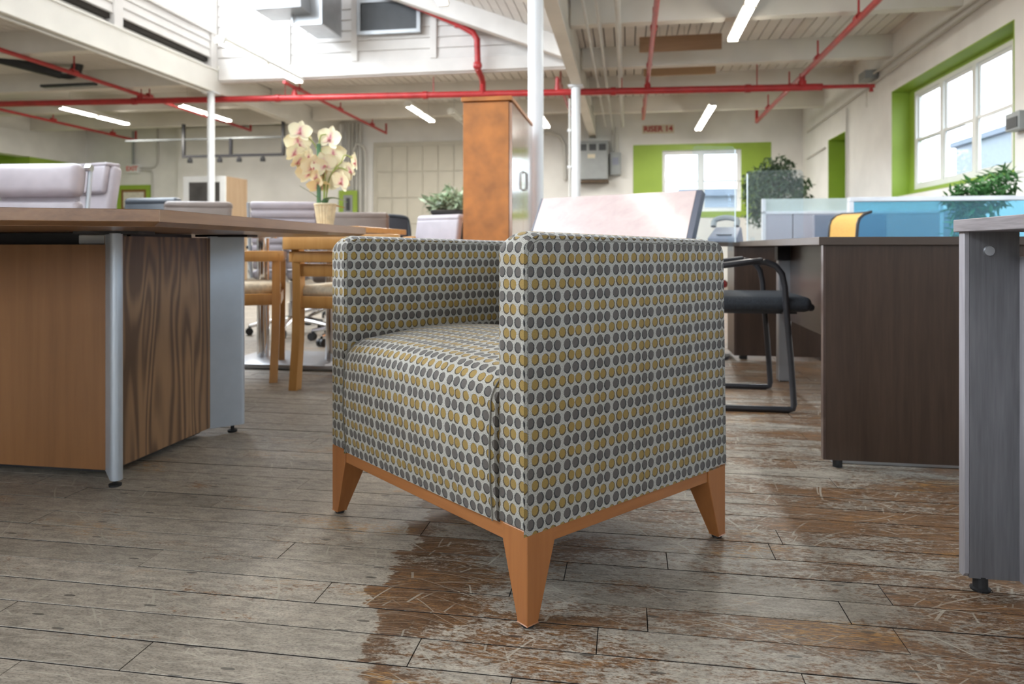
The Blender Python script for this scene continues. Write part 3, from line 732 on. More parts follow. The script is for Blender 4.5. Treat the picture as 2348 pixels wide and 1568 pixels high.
# local x: from the front (0) to the back (CD); local y: across, camera-side arm at 0
def fabric_uv(me, mode=None):
    uvl = me.uv_layers.new(name='UVMap')
    for p in me.polygons:
        n = p.normal
        for li in p.loop_indices:
            c = me.vertices[me.loops[li].vertex_index].co
            if mode == 'top' or (abs(n.z) > abs(n.x) and abs(n.z) > abs(n.y)): uv = (c.x+.004, c.y)
            elif abs(n.y) >= abs(n.x): uv = (c.x+.004, c.z+.006)
            else: uv = (c.y+.012, c.z+.006)
            uvl.data[li].uv = uv
    return me
def arm_profile(x0, x1, z0, z1, drop, rf, rb, lean):
    pts = [(x0, z0)]
    pts += [(x0+rf-rf*math.cos(a), z1-rf+rf*math.sin(a)) for a in [PI/2*i/6 for i in range(7)]]
    xb = x1-lean; zb = z1-drop
    pts += [(xb-rb+rb*math.sin(a), zb-rb+rb*math.cos(a)) for a in [PI/2*i/6 for i in range(7)]]
    pts += [(x1, z0)]
    return pts
def piping(o, prof, y, inset, name='seam'):
    pts = [(x, y, z) for (x, z) in prof]
    MB().tube(pts, .0016, 6, True).build(name, M['fabric_seam'], o, True)
M['fabric_seam'] = plain('seam_thread', (.16,.15,.13), .9)
for (y0, y1) in ((0, AT_), (CW-AT_, CW)):
    prof = arm_profile(-.002, CD-.002, HR, HA, .010, .034, .034, .012)
    # crowned top: the padding rises from the seams to the middle of the arm
    secs = (0, .1, .25, .42, .58, .75, .9, 1); np_ = len(prof); mb = MB(); vs = []; fs = []
    for t_ in secs:
        cr = .014*(2*t_-1)**2
        for (x, z) in prof:
            vs.append((x, y0+(y1-y0)*t_, z-cr*max(0, (z-(HA-.06))/.06)))
    for k in range(len(secs)-1):
        for i in range(np_): fs.append((k*np_+i, k*np_+(i+1) % np_, (k+1)*np_+(i+1) % np_, (k+1)*np_+i))
    fs += [tuple(range(np_)), tuple(range((len(secs)-1)*np_, len(secs)*np_))]
    me = mb.add(vs, fs).mesh('arm', M['fabric'], True, bevel=.006, seg=3)
    fabric_uv(me); o = link('arm', me, ac)
    for yy in (y0+.0012, y1-.0012):
        piping(o, [(x, z) for (x, z) in arm_profile(.0016, CD-.006, HR+.004, HA-.0150, .010, .034, .034, .012)], yy, 0)
# back panel between the arms
me = MB().prism([(CD-.125, HR), (CD-.125, .44), (CD-.100, HA-.045), (CD-.086, HA-.018), (CD-.06, HA-.008), (CD-.034, HA-.012), (CD-.016, HA-.028), (CD-.004, HR)], AT_+.002, CW-AT_-.002, 'y').mesh('backrest', M['fabric'], True, bevel=.005, seg=2)
fabric_uv(me); link('backrest', me, ac)
# seat: front face that rolls over into the top, slightly crowned
rows = []; sv = []
def seat_profile():
    pr = [(-.006, HR)]
    for i in range(1, 9): pr.append((-.006-.007*math.sin(PI*i/9*.9), HR+(.372-HR)*i/8))
    cx, cz, r = .058, .372, .067
    for i in range(1, 10):
        a = PI - PI/2*i/9; pr.append((cx+r*math.cos(a)*1.04, cz+r*math.sin(a)))
    for i in range(1, 11):
        t = i/10; pr.append((.058+(CD-.125-.058)*t, .439+.016*math.sin(PI*min(1, t*1.05))))
    return pr
pr = seat_profile(); s = 0; ss = [HR]
for i in range(1, len(pr)):
    s += math.hypot(pr[i][0]-pr[i-1][0], pr[i][1]-pr[i-1][1]); ss.append(HR+s)
ny = 25; y0, y1 = AT_+.0006, CW-AT_-.0006
mb = MB(); rows = []; uvs = []
for (x, z), v in zip(pr, ss):
    rw = []; ru = []
    for j in range(ny):
        # finer steps near the ends so that the sides roll in
        tt = j/(ny-1); tt = .5-.5*math.cos(PI*tt)
        y = y0+(y1-y0)*tt; e = abs(2*tt-1)
        edge = max(0, (e-.93)/.07)**2
        up = (z-HR)/(.44-HR)
        dx = -.010*(1-e**4)*min(1, up*1.5+.2)*(1 if x < .06 else max(0, 1-(x-.06)/.05)) + .002*edge*(1 if x < .05 else 0)
        dz = (.012*(1-e**2.5) - .005*edge)*(1 if z > .36 else max(0, (z-.25)/.11))
        rw.append((x+dx, y, z+dz)); ru.append((y+.004, v+.006))
    # tuck the ends in so that the block is closed beside the arms
    rw = [(rw[0][0]+.03, rw[0][1]-.0005, rw[0][2]-.02)]+rw+[(rw[-1][0]+.03, rw[-1][1]+.0005, rw[-1][2]-.02)]
    ru = [(ru[0][0]-.036, ru[0][1])]+ru+[(ru[-1][0]+.036, ru[-1][1])]
    rows.append(rw); uvs.append(ru)
mb.grid(rows); me = mb.mesh('seat', M['fabric'], True)
flat = [p for r in uvs for p in r]
uvl = me.uv_layers.new(name='UVMap')
for l in me.loops: uvl.data[l.index].uv = flat[l.vertex_index]
seat = link('seat', me, ac)
for yy in (AT_+.009, CW-AT_-.009):
    MB().tube([(x-.0022, yy, z-.001) for (x, z) in pr[:18]], .0016, 6).build('seam', M['fabric_seam'], seat, True)
MB().box(.01, CD-.02, .01, CW-.01, HR-.024, HR+.002).build('underside', M['black'], ac)
# wooden base: rails and tapered legs
RH = .031; RT = .034; LW = .066
MB().box(.003, .003+RT, LW, CW-LW, HR-RH, HR).build('rail', M['cherry_y'], ac, bevel=.0012)
MB().box(CD-.003-RT, CD-.003, LW, CW-LW, HR-RH, HR).build('rail', M['cherry_y'], ac, bevel=.0012)
MB().box(LW, CD-LW, .003, .003+RT, HR-RH, HR).build('rail', M['cherry_x'], ac, bevel=.0012)
MB().box(LW, CD-LW, CW-.003-RT, CW-.003, HR-RH, HR).build('rail', M['cherry_x'], ac, bevel=.0012)
for sx in (0, 1):
    for sy in (0, 1):
        X = lambda d: d if sx == 0 else CD-d
        Y = lambda d: d if sy == 0 else CW-d
        bw = .026
        q = lambda w, z: [(X(0), Y(0), z), (X(w), Y(0), z), (X(w), Y(w), z), (X(0), Y(w), z)]
        mb = MB(); ring = [q(bw, .007), q(LW, HR-RH), q(LW, HR+.0005)]
        # L-shaped in the rail zone would be hidden: a solid block is what shows
        vs = [p for r in ring for p in r]
        fs = [(0,1,2,3), (8,9,10,11)]
        for k in range(2):
            for i in range(4): fs.append((k*4+i, k*4+(i+1)%4, k*4+4+(i+1)%4, k*4+4+i))
        mb.add(vs, fs); leg = mb.build('leg', M['cherry'], ac, bevel=.0013)
        MB().lathe([(.0105, 0), (.0115, .002), (.0115, .008)], 14, (X(.0135), Y(.0135), 0)).build('glide', M['rubber'], leg)

# ------------------------------------------------------------------ walnut conference table (left foreground)
ct = thing('conference_table', 'large walnut conference table with silver corner blades and panelled pedestal', 'table', W(0,0), -TH)
outer = [(-.986, 1.366), (-1.055, 2.745), (-1.9, 2.98), (-3.0, 3.06), (-4.1, 2.98), (-4.9, 2.745), (-4.95, 1.366), (-4.1, .98), (-3.0, .86), (-2.1, .96), (-1.5, 1.128)]
cx, cy = -2.97, 2.05
def shrink(poly, d):
    out = []
    n = len(poly)
    for i in range(n):
        p0 = Vector(poly[i-1]); p1 = Vector(poly[i]); p2 = Vector(poly[(i+1) % n])
        e1 = (p1-p0).normalized(); e2 = (p2-p1).normalized()
        n1 = Vector((-e1.y, e1.x)); n2 = Vector((-e2.y, e2.x)); m = (n1+n2).normalized()
        out.append(tuple(p1+m*(d/max(.4, m.dot(n1)))))
    return out
def top_mesh(poly, z1, th, bev, ztop):
    n = len(poly); inn = shrink(poly, bev)
    vs = [(x, y, ztop) for (x, y) in poly]+[(x, y, ztop-th) for (x, y) in poly]+[(x, y, ztop-th-.010) for (x, y) in inn]
    fs = [tuple(range(n)), tuple(range(2*n, 3*n))[::-1]]
    for k in range(2):
        for i in range(n): fs.append((k*n+i, k*n+(i+1) % n, (k+1)*n+(i+1) % n, (k+1)*n+i))
    return MB().add(vs, fs)
top = top_mesh(outer, 0, .0265, .022, .742).build('table_top', M['walnut_x'], ct, bevel=.0008)
# solid edge band of the short end (its own grain direction)
e0, e1 = Vector(outer[0]), Vector(outer[1]); d = (e1-e0); L = d.length; nrm = Vector((d.y, -d.x)).normalized()
qd = lambda z, o: [(*(e0+nrm*o), z), (*(e1+nrm*o), z), (*(e1-nrm*.004), z), (*(e0-nrm*.004), z)]
MB().hexa(qd(.7155, .0015), qd(.7415, .0015)).build('end_edge', M['walnut_y'], top)
Pa, Pb0, Pb1 = -1.447, 1.800, 2.300          # pedestal: right panel plane, near and far corners
MB().box(Pa-.03, Pa, Pb0+.006, Pb1-.006, .028, .694).build('side_panel', M['walnut'], ct)
MB().box(-2.55, Pa-.012, Pb0-.004, Pb0+.024, .028, .669).build('front_panel', M['walnut2'], ct)
MB().box(-2.55, Pa-.012, Pb1-.024, Pb1+.004, .028, .669).build('front_panel', M['walnut2'], ct)
MB().box(-2.55, Pa-.035, Pb0+.03, Pb1-.03, .010, .66).build('plinth', M['black'], ct)
MB().box(-4.5, Pa-.02, Pb0+.10, Pb1-.10, .655, .7045).build('top_subframe', M['black'], ct)
def blade(px, py, ang, w=.112, th=.032):
    prof = [(-.012, -th/2), (w-th*.5, -th/2)] + [(w-th*.5+th*.5*math.cos(t), th*.5*math.sin(t)) for t in [-PI/2+PI*i/8 for i in range(1, 8)]] + [(w-th*.5, th/2), (-.012, th/2)]
    c, s_ = math.cos(ang), math.sin(ang)
    pts = [(px+x*c-y*s_, py+x*s_+y*c) for (x, y) in prof]
    o = MB().prism(pts, .024, .7, 'z').build('corner_blade', M['alu'], ct, True, bevel=.001)
    MB().lathe([(.016, 0), (.017, .006), (.006, .010), (.006, .026)], 12, (px+.07*c, py+.07*s_, 0)).build('leveller', M['rubber'], o)
    MB().box(px+.05*c-.10, px+.05*c+.10, py+.05*s_-.035, py+.05*s_+.035, .698, .7056).build('mount_plate', M['black'], o)
blade(Pa-.005, Pb0+.005, math.radians(-45)); blade(Pa-.005, Pb1-.005, math.radians(45))
blade(-2.55, Pb0+.005, math.radians(-135)); blade(-2.55, Pb1-.005, math.radians(135))
MB().box(-1.60, Pa-.03, Pb0+.05, Pb0+.12, .670, .698).build('cable_box', M['white'], ct, bevel=.003)
# second pedestal outside the picture
MB().box(-4.5, -3.5, Pb0, Pb1, .01, .70).build('far_pedestal', M['walnut2'], ct)

# ------------------------------------------------------------------ grey desk at the right edge
gd = thing('grey_desk', 'grey oak laminate desk cropped by the right picture edge', 'desk', W(0,0), -TH)
MB().box(.632, 1.9, .86, 1.512, .6905, .7145).build('desk_top', M['greywood_y'], gd, bevel=.0012)
o = MB().box(.648, .735, 1.481, 1.506, .026, .6905).build('end_panel', M['greywood'], gd)
MB().prism([(1.4815, .034), (1.4815, .6905), (1.5055, .6905), (1.5055, .026), (1.4895, .026)], .6395, .648, 'x').build('panel_edge', M['greywood_e'], o, bevel=.0007)
MB().lathe([(.0, .004), (.009, .0035), (.0105, 0), (.0105, -.004)], 18, (0,0,0)).build('cap', M['alu2'], o, True)
cap = [c for c in o.children if c.name.startswith('cap')][0]; cap.location = (.682, 1.481, .654); cap.rotation_euler = (PI/2, 0, 0)
MB().lathe([(.017, 0), (.018, .004), (.013, .006), (.013, .028)], 14, (.672, 1.493, 0)).build('leveller', M['rubber'], gd)
MB().box(.735, .760, 1.0, 1.506, .026, .6425).build('inner_panel', M['greywood_e'], gd)
MB().box(1.86, 1.9, .9, 1.506, 0, .69).build('end_panel', M['greywood'], gd)

# ------------------------------------------------------------------ dark walnut desk behind it
dd = thing('dark_desk', 'dark walnut laminate desk with a wide end panel beside the grey desk', 'desk', W(0,0), -TH)
MB().box(.566, 1.55, 2.238, 3.76, .668, .6925).build('desk_top', M['dark_x'], dd, bevel=.0012)
MB().box(.5885, 1.53, 2.252, 2.278, .022, .668).build('end_panel', M['dark'], dd)
MB().box(.5815, .5885, 2.2525, 2.2775, .022, .668).build('panel_edge', M['dark2'], dd)
MB().box(.79, .806, 2.278, 3.70, .30, .668).build('modesty_panel', M['dark2'], dd)
for (a, b) in ((.625, 2.264), (1.49, 2.264)):
    MB().lathe([(.014, 0), (.014, .022)], 12, (a, b, 0)).build('leveller', M['rubber'], dd)
MB().box(.735, .795, 3.655, 3.715, .0, .60).build('leg', M['alu2'], dd, bevel=.004)
MB().box(.73, .80, 3.65, 3.72, .60, .668).build('leg_bracket', M['black'], dd)
MB().box(1.47, 1.53, 3.655, 3.715, .0, .668).build('leg', M['alu2'], dd, bevel=.004)
MB().box(.62, 1.50, 2.30, 2.32, .0005, .012).build('floor_light_streak', M['alu2'], dd)  # metal strip added in place of light coming under the end panel

# second dark desk further back with its shields
bd = thing('dark_desk', 'dark walnut desk standing behind the black guest chair', 'desk', W(0,0), -TH)
MB().box(.30, 1.15, 4.30, 4.68, .668, .6925).build('desk_top', M['dark_x'], bd, bevel=.0012)
MB().box(.635, 1.13, 4.345, 4.365, .022, .668).build('front_panel', M['dark'], bd)
MB().box(.622, .635, 4.344, 4.62, .022, .668).build('panel_edge', M['dark2'], bd)
MB().box(.38, .40, 4.42, 4.66, .0, .668).build('leg', M['dark2'], bd)
MB().box(1.11, 1.13, 4.365, 4.66, .0, .668).build('leg', M['dark2'], bd)
MB().box(.66, .70, 4.36, 4.40, 0, .022).build('leveller', M['rubber'], bd)

def rounded(w, h, r, n=6, both=True):
    p = [(0, 0), (w, 0)]
    p += [(w-r+r*math.cos(a), h-r+r*math.sin(a)) for a in [PI/2*i/n for i in range(n+1)]]
    p += [(r-r*math.sin(a), h-r+r*math.cos(a)) for a in [PI/2*i/n for i in range(n+1)]]
    return p
def shield(label, a, b, w, h, rz, z=.6925):
    o = thing('acrylic_shield', label, 'screen', W(a, b, z), rz)
    me = MB().prism(rounded(w, h, .025), -.003, .003, 'y').build('sheet', M['acrylic'], o)
    MB().tube([(0, 0, 0), (0, 0, h-.02)], .0042, 6).build('polished_edge', M['acredge'], o, True)
    for x in (.02, w-.04): MB().box(x, x+.02, -.012, .012, -.05 if (x < .1 and b < 4.3) else 0, .03).build('clamp', M['acrylic'], o)
    return o
shield('clear acrylic screen with rounded corners in front of the ficus', .70, 4.36, .315, .425, -TH)
sx, sb = AB(1.17, 3.99)
o = shield('tall clear acrylic screen seen almost edge-on before the far window', .62, 4.285, .26, .56, PI+math.radians(8))

# little desk phone / stacker behind the tall screen
ph = thing('desk_phone', 'grey desk phone with raised handset on the far dark desk', 'phone', W(.60, 4.54, .6925), math.radians(-30))
MB().hexa([(-.09,-.09,0),(.09,-.09,0),(.09,.09,0),(-.09,.09,0)], [(-.09,-.09,.03),(.09,-.09,.03),(.08,.07,.10),(-.08,.07,.10)]).build('body', M['phone'], ph, bevel=.006)
MB().tube(smoothpath([(-.07,-.02,.10),(-.065,.0,.14),(0,.01,.155),(.065,0,.14),(.07,-.02,.10)], 4), [.018]*17, 8).build('handset', M['grey_metal'], ph, True)
MB().box(-.04, .05, -.07, -.02, .045, .05).build('keypad', M['black'], ph)

# red stool half hidden behind the armchair
st = thing('stool', 'round red stool seat peeping out behind the armchair', 'stool', (1.14, 4.28, 0), 0)
MB().lathe([(.0,.415),(.13,.415),(.155,.425),(.16,.445),(.15,.465),(.12,.475),(0,.478)], 24).build('seat', M['redseat'], st, True)
MB().lathe([(.03,.05),(.03,.415)], 14).build('column', M['blacksteel'], st, True)
MB().lathe([(.17,0),(.17,.015),(.04,.05),(.03,.06)], 20).build('base', M['blacksteel'], st, True)

# ------------------------------------------------------------------ black sled-base guest chair
gc = thing('guest_chair', 'black sled-base guest chair with curved arms facing the dark desk', 'chair', (1.124, 2.81, 0), -TH)
R_ = .0125
for s, yy in ((0, R_), (1, .50-R_)):
    # x: 0 at the front foot, negative towards its back
    path = [(-.50, yy, R_), (-.02, yy, R_), (-.004, yy, R_+.004), (0, yy, R_+.022)]
    path += [(-.012, yy, .22), (-.028, yy, .40), (-.034, yy, .50)]
    path += [(-.045, yy, .555), (-.070, yy, .588), (-.105, yy, .602), (-.16, yy, .604)]
    path += [(-.30, yy, .585), (-.47, yy, .545), (-.53, yy, .57), (-.555, yy, .655)]
    MB().tube(path, R_, 10).build('side_frame', M['blacksteel'], gc, True)
    MB().hexa([(-.46, yy-.026, .548), (-.12, yy-.022, .607), (-.12, yy+.022, .607), (-.46, yy+.026, .548)],
              [(-.46, yy-.026, .574), (-.12, yy-.022, .621), (-.12, yy+.022, .621), (-.46, yy+.026, .574)]).build('armrest', M['blacksteel'], gc, bevel=.006, seg=2)
MB().tube([(-.50, R_, R_), (-.50, .5-R_, R_)], R_, 10).build('rear_stretcher', M['blacksteel'], gc, True)
MB().tube([(-.03, R_, .40), (-.03, .5-R_, .40)], R_*.8, 8).build('front_stretcher', M['blacksteel'], gc, True)
MB().rbox((-.205, .25, .432), (.56, .47, .062), .028, 3).build('seat', M['seatcloth'], gc, True)
MB().hexa([(.04, .04, .412), (.085, .05, .400), (.085, .45, .400), (.04, .46, .412)], [(.04, .04, .455), (.095, .05, .425), (.095, .45, .425), (.04, .46, .455)]).build('seat_front_roll', M['seatcloth'], gc, True, bevel=.012, seg=2)
MB().rbox((-.53, .25, .555), (.05, .44, .22), .02, 2, Euler((0, math.radians(-12), 0))).build('backrest', M['seatcloth'], gc, True)
MB().box(-.45, .02, .05, .45, .392, .404).build('seat_pan', M['black'], gc)

# ------------------------------------------------------------------ tilted wooden table top behind the armchair
tt = thing('flip_top_table', 'flip-top table with glossy wooden top paled by a painted skylight reflection, tilted upright behind the armchair', 'table', (.567, 3.915, 0), 0)
p_tr = Vector((.952, 3.645, .957)); p_tl = Vector((.186, 4.2525, .957))
nrm = Vector((-.62, -.78, 0)); dn = Vector((nrm.x*.0935, nrm.y*.0935, -.183)); dn = dn.normalized()
off = Vector((.567, 3.915, 0))
p_br = p_tr + dn*.74; p_bl = p_tl + dn*.74
ex = (p_tl-p_tr).normalized(); fn = ex.cross(dn).normalized()
if fn.dot(Vector((0,-1,0))) < 0: fn = -fn
th = .040
def quadbox(a, b, c, d_, f, name, mat, par, bev=.0):
    lo = [x-off for x in (a, b, c, d_)]; hi = [x-f for x in lo]
    return MB().hexa(lo, hi).build(name, mat, par, bevel=bev)
quadbox(p_tl, p_tr, p_br, p_bl, fn*th, 'top', M['pink'], tt, .0008)
er = (p_tr-p_tl).normalized()
quadbox(p_tr+er*.002+fn*.0005, p_tr+er*.032+fn*.0005, p_br+er*.032+fn*.0005, p_br+er*.002+fn*.0005, fn*(th+.004), 'edge_band', M['edgeblue'], tt)
quadbox(p_tl-er*.002, p_tl-er*.012, p_bl-er*.012, p_bl-er*.002, fn*th, 'edge_band', M['edgeblue'], tt)
f2 = Vector((fn.x, fn.y, 0)).normalized()
mid = (p_br+p_bl+p_tr+p_tl)/4 - off - f2*.075
for s_ in (.34, -.34):
    base = Vector((mid.x, mid.y, 0)) + er*s_
    MB().tube([base+Vector((0,0,.03)), base+Vector((0,0,.60))], .022, 10).build('leg', M['alu2'], tt, True)
    MB().tube([base+f2*.22+Vector((0,0,.018)), base-f2*.20+Vector((0,0,.018))], .018, 8).build('foot', M['alu2'], tt, True)
MB().tube([Vector((mid.x, mid.y, .585))+er*.34, Vector((mid.x, mid.y, .585))-er*.34], .018, 8).build('cross_bar', M['alu2'], tt, True)

# ------------------------------------------------------------------ tall cherry cabinet
cb = thing('tall_cabinet', 'tall cherry wood storage cabinet with lacquered double doors', 'cabinet', W(-1.063, 4.487), -TH)
CWd, CDp, CH = .318, 1.0, 1.638
MB().box(.004, CWd-.012, .006, CDp-.006, .06, CH-.032).build('body', M['cherrycab'], cb, bevel=.002)
MB().box(.02, CWd-.03, .03, CDp-.03, 0, .06).build('plinth', M['black'], cb)
MB().box(-.006, CWd+.012, -.008, CDp+.006, CH-.028, CH).build('top_board', M['cherrycab'], cb, bevel=.003)
for (y0, y1, hy) in ((.010, .497, .465), (.503, .990, .535)):
    d_ = MB().box(CWd-.010, CWd+.010, y0, y1, .07, CH-.040).build('door', M['cabdoor'], cb, bevel=.0015)
    MB().tube([(CWd+.011, hy, 1.07), (CWd+.034, hy, 1.08), (CWd+.034, hy, 1.19), (CWd+.011, hy, 1.20)], .005, 6).build('handle', M['alu2'], d_, True)

# ------------------------------------------------------------------ leather office chairs behind the table
def office_chair(label, mat, x, y, rz, top, style, group='leather office chairs behind the tables'):
    """front faces local -y; origin on the floor under the seat"""
    o = thing('office_chair', label, 'chair', (x, y, 0), rz, group)
    # star base with casters
    for k in range(5):
        an = 2*PI*k/5+.3; c, s = math.cos(an), math.sin(an)
        MB().tube([(.03*c, .03*s, .115), (.17*c, .17*s, .095), (.31*c, .31*s, .068)], [.022, .018, .013], 8).build('base_leg', M['chrome'], o, True)
        w_ = MB()
        for d in (-.014, .014):
            p = Vector((.31*c, .31*s, .028)); t = Vector((-s, c, 0))
            w_.tube([p+t*(d-.009), p+t*(d+.009)], .028, 12)
        w_.tube([(.31*c, .31*s, .03), (.31*c, .31*s, .07)], .008, 6)
        w_.build('caster', M['black'], o, True)
    MB().lathe([(.03,.10),(.03,.24),(.018,.245),(.018,.42)], 14).build('gas_column', M['chrome'], o, True)
    MB().box(-.10, .10, -.12, .10, .405, .425).build('tilt_plate', M['black'], o, bevel=.006)
    MB().rbox((0, -.02, .462), (.50, .48, .075), .032, 3).build('seat', mat, o, True)
    h = top-.50
    def by(z):                       # lean and curve of the back
        t = (z-.48)/(1.2-.48); return .215+.16*t-.05*t*t
    def pad(z0, z1, w, d, par, name, r=.03, mt=mat):
        zc = (z0+z1)/2; rot = Euler((math.radians(-9), 0, 0))
        return MB().rbox((0, by(zc), zc), (w, d, z1-z0), r, 3, rot).build(name, mt, par, True)
    if style == 'softpad':
        bk = pad(.50, top-.02, .47, .035, o, 'backrest')
        n = max(3, int((top-.24-.52)/.155)); z0 = .52; hh = (top-.215-z0)/n
        for i in range(n): pad(z0+i*hh+.004, z0+(i+1)*hh-.004, .50, .075, bk, 'back_pad')
        MB().rbox((0, by(top)-.035, top-.105), (.53, .11, .195), .048, 4, Euler((math.radians(-9),0,0))).build('headrest', mat, bk, True)
        for s in (-1, 1):
            MB().tube([(s*.275, by(z)+.02, z) for z in [.46+(top-.48)*i/6 for i in range(7)]], .013, 8).build('side_rail', M['alu'], o, True)
            MB().tube([(s*.262, by(top-.02)+.005, top-.03), (s*.292, by(top-.02)+.005, top-.03)], .021, 14).build('rail_knob', M['chrome'], o, True)
    elif style == 'ribbed':
        bk = pad(.50, top-.02, .46, .03, o, 'backrest')
        n = max(4, int((top-.50)/.062)); hh = (top-.50)/n
        for i in range(n): pad(.50+i*hh+.002, .50+(i+1)*hh-.002, .47, .05, bk, 'back_rib', .018)
        for s in (-1, 1):
            MB().tube([(s*.248, by(z)+.01, z) for z in [.44+(top-.45)*i/6 for i in range(7)]], .011, 8).build('side_rail', M['alu'], o, True)
    elif style == 'flap':
        bk = pad(.49, top, .50, .085, o, 'backrest', .035)
        MB().rbox((0, by(top)-.055, top-.10), (.44, .05, .20), .022, 3, Euler((math.radians(-9),0,0))).build('headrest_flap', mat, bk, True)
        MB().rbox((0, by(top)-.005, top+.004), (.44, .12, .026), .012, 2).build('flap_fold', mat, bk, True)
    elif style == 'mesh':
        bk = pad(.52, top, .46, .02, o, 'backrest', .009, M['meshblk'])
        fr = smoothpath([(-.20,by(.52),.52),(-.235,by(.62),.64),(-.235,by(top),top-.06),(-.17,by(top),top+.005),(.17,by(top),top+.005),(.235,by(top),top-.06),(.235,by(.62),.64),(.20,by(.52),.52)], 4)
        MB().tube(fr, .018, 8).build('back_frame', mat, bk, True)
    else:                            # plain, top rolled over to the back
        bk = pad(.49, top-.03, .48, .06, o, 'backrest', .028)
        MB().rbox((0, by(top)+.012, top-.035), (.48, .095, .07), .032, 4).build('top_roll', mat, bk, True)
    MB().tube(smoothpath([(0, .06, .415), (0, .20, .43), (0, by(.6)+.035, .60), (0, by(.72)+.035, .72)], 4), .016, 8).build('back_spine', M['chrome'], o, True)
    for s in (-1, 1):
        MB().tube(smoothpath([(s*.25, .06, .44), (s*.30, .05, .46), (s*.305, .03, .60), (s*.295, -.01, .655)], 4), .012, 8).build('arm_post', M['chrome'], o, True)
        MB().rbox((s*.295, -.02, .665), (.05, .26, .03), .013, 2).build('armrest', M['black'], o, True)
    return o
office_chair('lavender leather high-back chair with thick headrest pad at the left picture edge', M['lav'], -2.73, 3.76, math.radians(-4), 1.148, 'softpad')
office_chair('lavender leather chair with a headrest flap right of the thick-padded one', M['lav'], -3.11, 4.72, math.radians(-22), 1.235, 'flap')
office_chair('dark blue leather chair between the flap chair and the taupe one', M['navy'], -2.97, 5.42, math.radians(-10), 1.065, 'plain')
office_chair('taupe leather low-back chair in front of the glazed cabinet', M['taupe'], -2.30, 5.0, math.radians(10), 1.008, 'plain')
office_chair('lavender ribbed leather chair seen from behind beside the orchid', M['lav'], -1.70, 5.46, math.radians(186), .998, 'ribbed')
office_chair('lavender leather chair almost hidden behind the orchid pot', M['lav'], -1.66, 6.35, math.radians(20), .955, 'plain')
office_chair('taupe leather chair right of the orchid pot', M['taupe'], -1.12, 4.98, math.radians(8), .925, 'plain')
office_chair('black mesh office chair between the taupe and lavender chairs', M['navy'], -1.06, 6.05, math.radians(20), .935, 'mesh')
office_chair('lavender leather chair nearest to the tall cabinet', M['lav'], -.76, 5.45, math.radians(-38), .925, 'plain')

# ------------------------------------------------------------------ maple table and chairs
mt = thing('maple_table', 'maple table behind the walnut table carrying the orchid', 'table', (-1.225, 4.06, 0), -TH)
MB().prism(rounded(1.08, .82, .05), .738, .77, 'z').build('table_top', M['maple'], mt, bevel=.004, seg=2)
mt.children[-1].location = (-.56, -.40, 0)
for s in (-.22, .20):
    MB().lathe([(.035, .03), (.035, .735)], 20, (s, 0, 0)).build('column', M['chrome'], mt, True)
    MB().lathe([(.085, .715), (.085, .738)], 20, (s, 0, 0)).build('top_flange', M['chrome'], mt, True)
MB().rbox((0, 0, .016), (.72, .50, .03), .012, 2).build('base', M['alu2'], mt, True)
def maple_chair(label, x, y, rz, crest=True):
    """low wrap-around chair, front faces local -y"""
    o = thing('maple_armchair', label, 'chair', (x, y, 0), rz, 'maple chairs at the maple table')
    for s in (-1, 1):
        MB().hexa([(s*.235-.016, -.225, 0), (s*.235+.016, -.225, 0), (s*.235+.016, -.193, 0), (s*.235-.016, -.193, 0)],
                  [(s*.235-.022, -.232, .63), (s*.235+.022, -.232, .63), (s*.235+.022, -.188, .63), (s*.235-.022, -.188, .63)]).build('leg', M['maple'], o, bevel=.003)
        pts = [(s*.215, .305, 0), (s*.222, .262, .22), (s*.225, .245, .44), (s*.225, .255, .63)]
        pts += [(s*.222, .268, .70)] if crest else []
        mb = MB(); rows = []
        for (px, py, pz) in pts: rows.append([(px-.019, py-.026, pz), (px+.019, py-.026, pz), (px+.019, py+.026, pz), (px-.019, py+.026, pz), (px-.019, py-.026, pz)])
        mb.grid(rows); n = len(mb.v); mb.f += [(0,1,2,3), (n-5, n-4, n-3, n-2)]
        mb.build('leg', M['maple'], o, True)
        MB().rbox((s*.238, .02, .618), (.05, .50, .05), .012, 2).build('arm_rail', M['maple'], o, True)
        MB().box(s*.235-.012, s*.235+.012, -.20, .24, .375, .432).build('apron', M['maple'], o, bevel=.002)
    def bow(z0, z1, w, d, y0, name):
        n = 10; lo = []; hi = []
        P_ = [(-w+2*w*i/n, y0+d*(1-(2*i/n-1)**2)) for i in range(n+1)]
        Q_ = [(x_, y_-.026) for (x_, y_) in P_][::-1]
        return MB().prism(P_+Q_, z0, z1, 'z').build(name, M['maple'], o, True, bevel=.004, seg=2)
    bow(.592, .645, .262, .03, .275, 'back_rail')
    if crest:
        bow(.652, .722, .285, .04, .292, 'crest_rail')
        bow(.525, .585, .215, .022, .262, 'lower_rail')
    bow(.375, .432, .235, .012, .262, 'apron')
    MB().box(-.225, .225, -.222, -.198, .375, .432).build('apron', M['maple'], o, bevel=.002)
    MB().rbox((0, .015, .452), (.465, .46, .062), .028, 3).build('seat_cushion', M['cream'], o, True)
    return o
maple_chair('low-backed maple armchair with cream cushion next to the silver table blade', -1.464, 3.71, math.radians(196), False)
maple_chair('maple chair with curved crest rail and cream cushion beside the armchair', -.745, 3.55, math.radians(170), True)
maple_chair('maple chair of which only the top rail shows before the cherry cabinet', -.30, 4.10, math.radians(100), True)

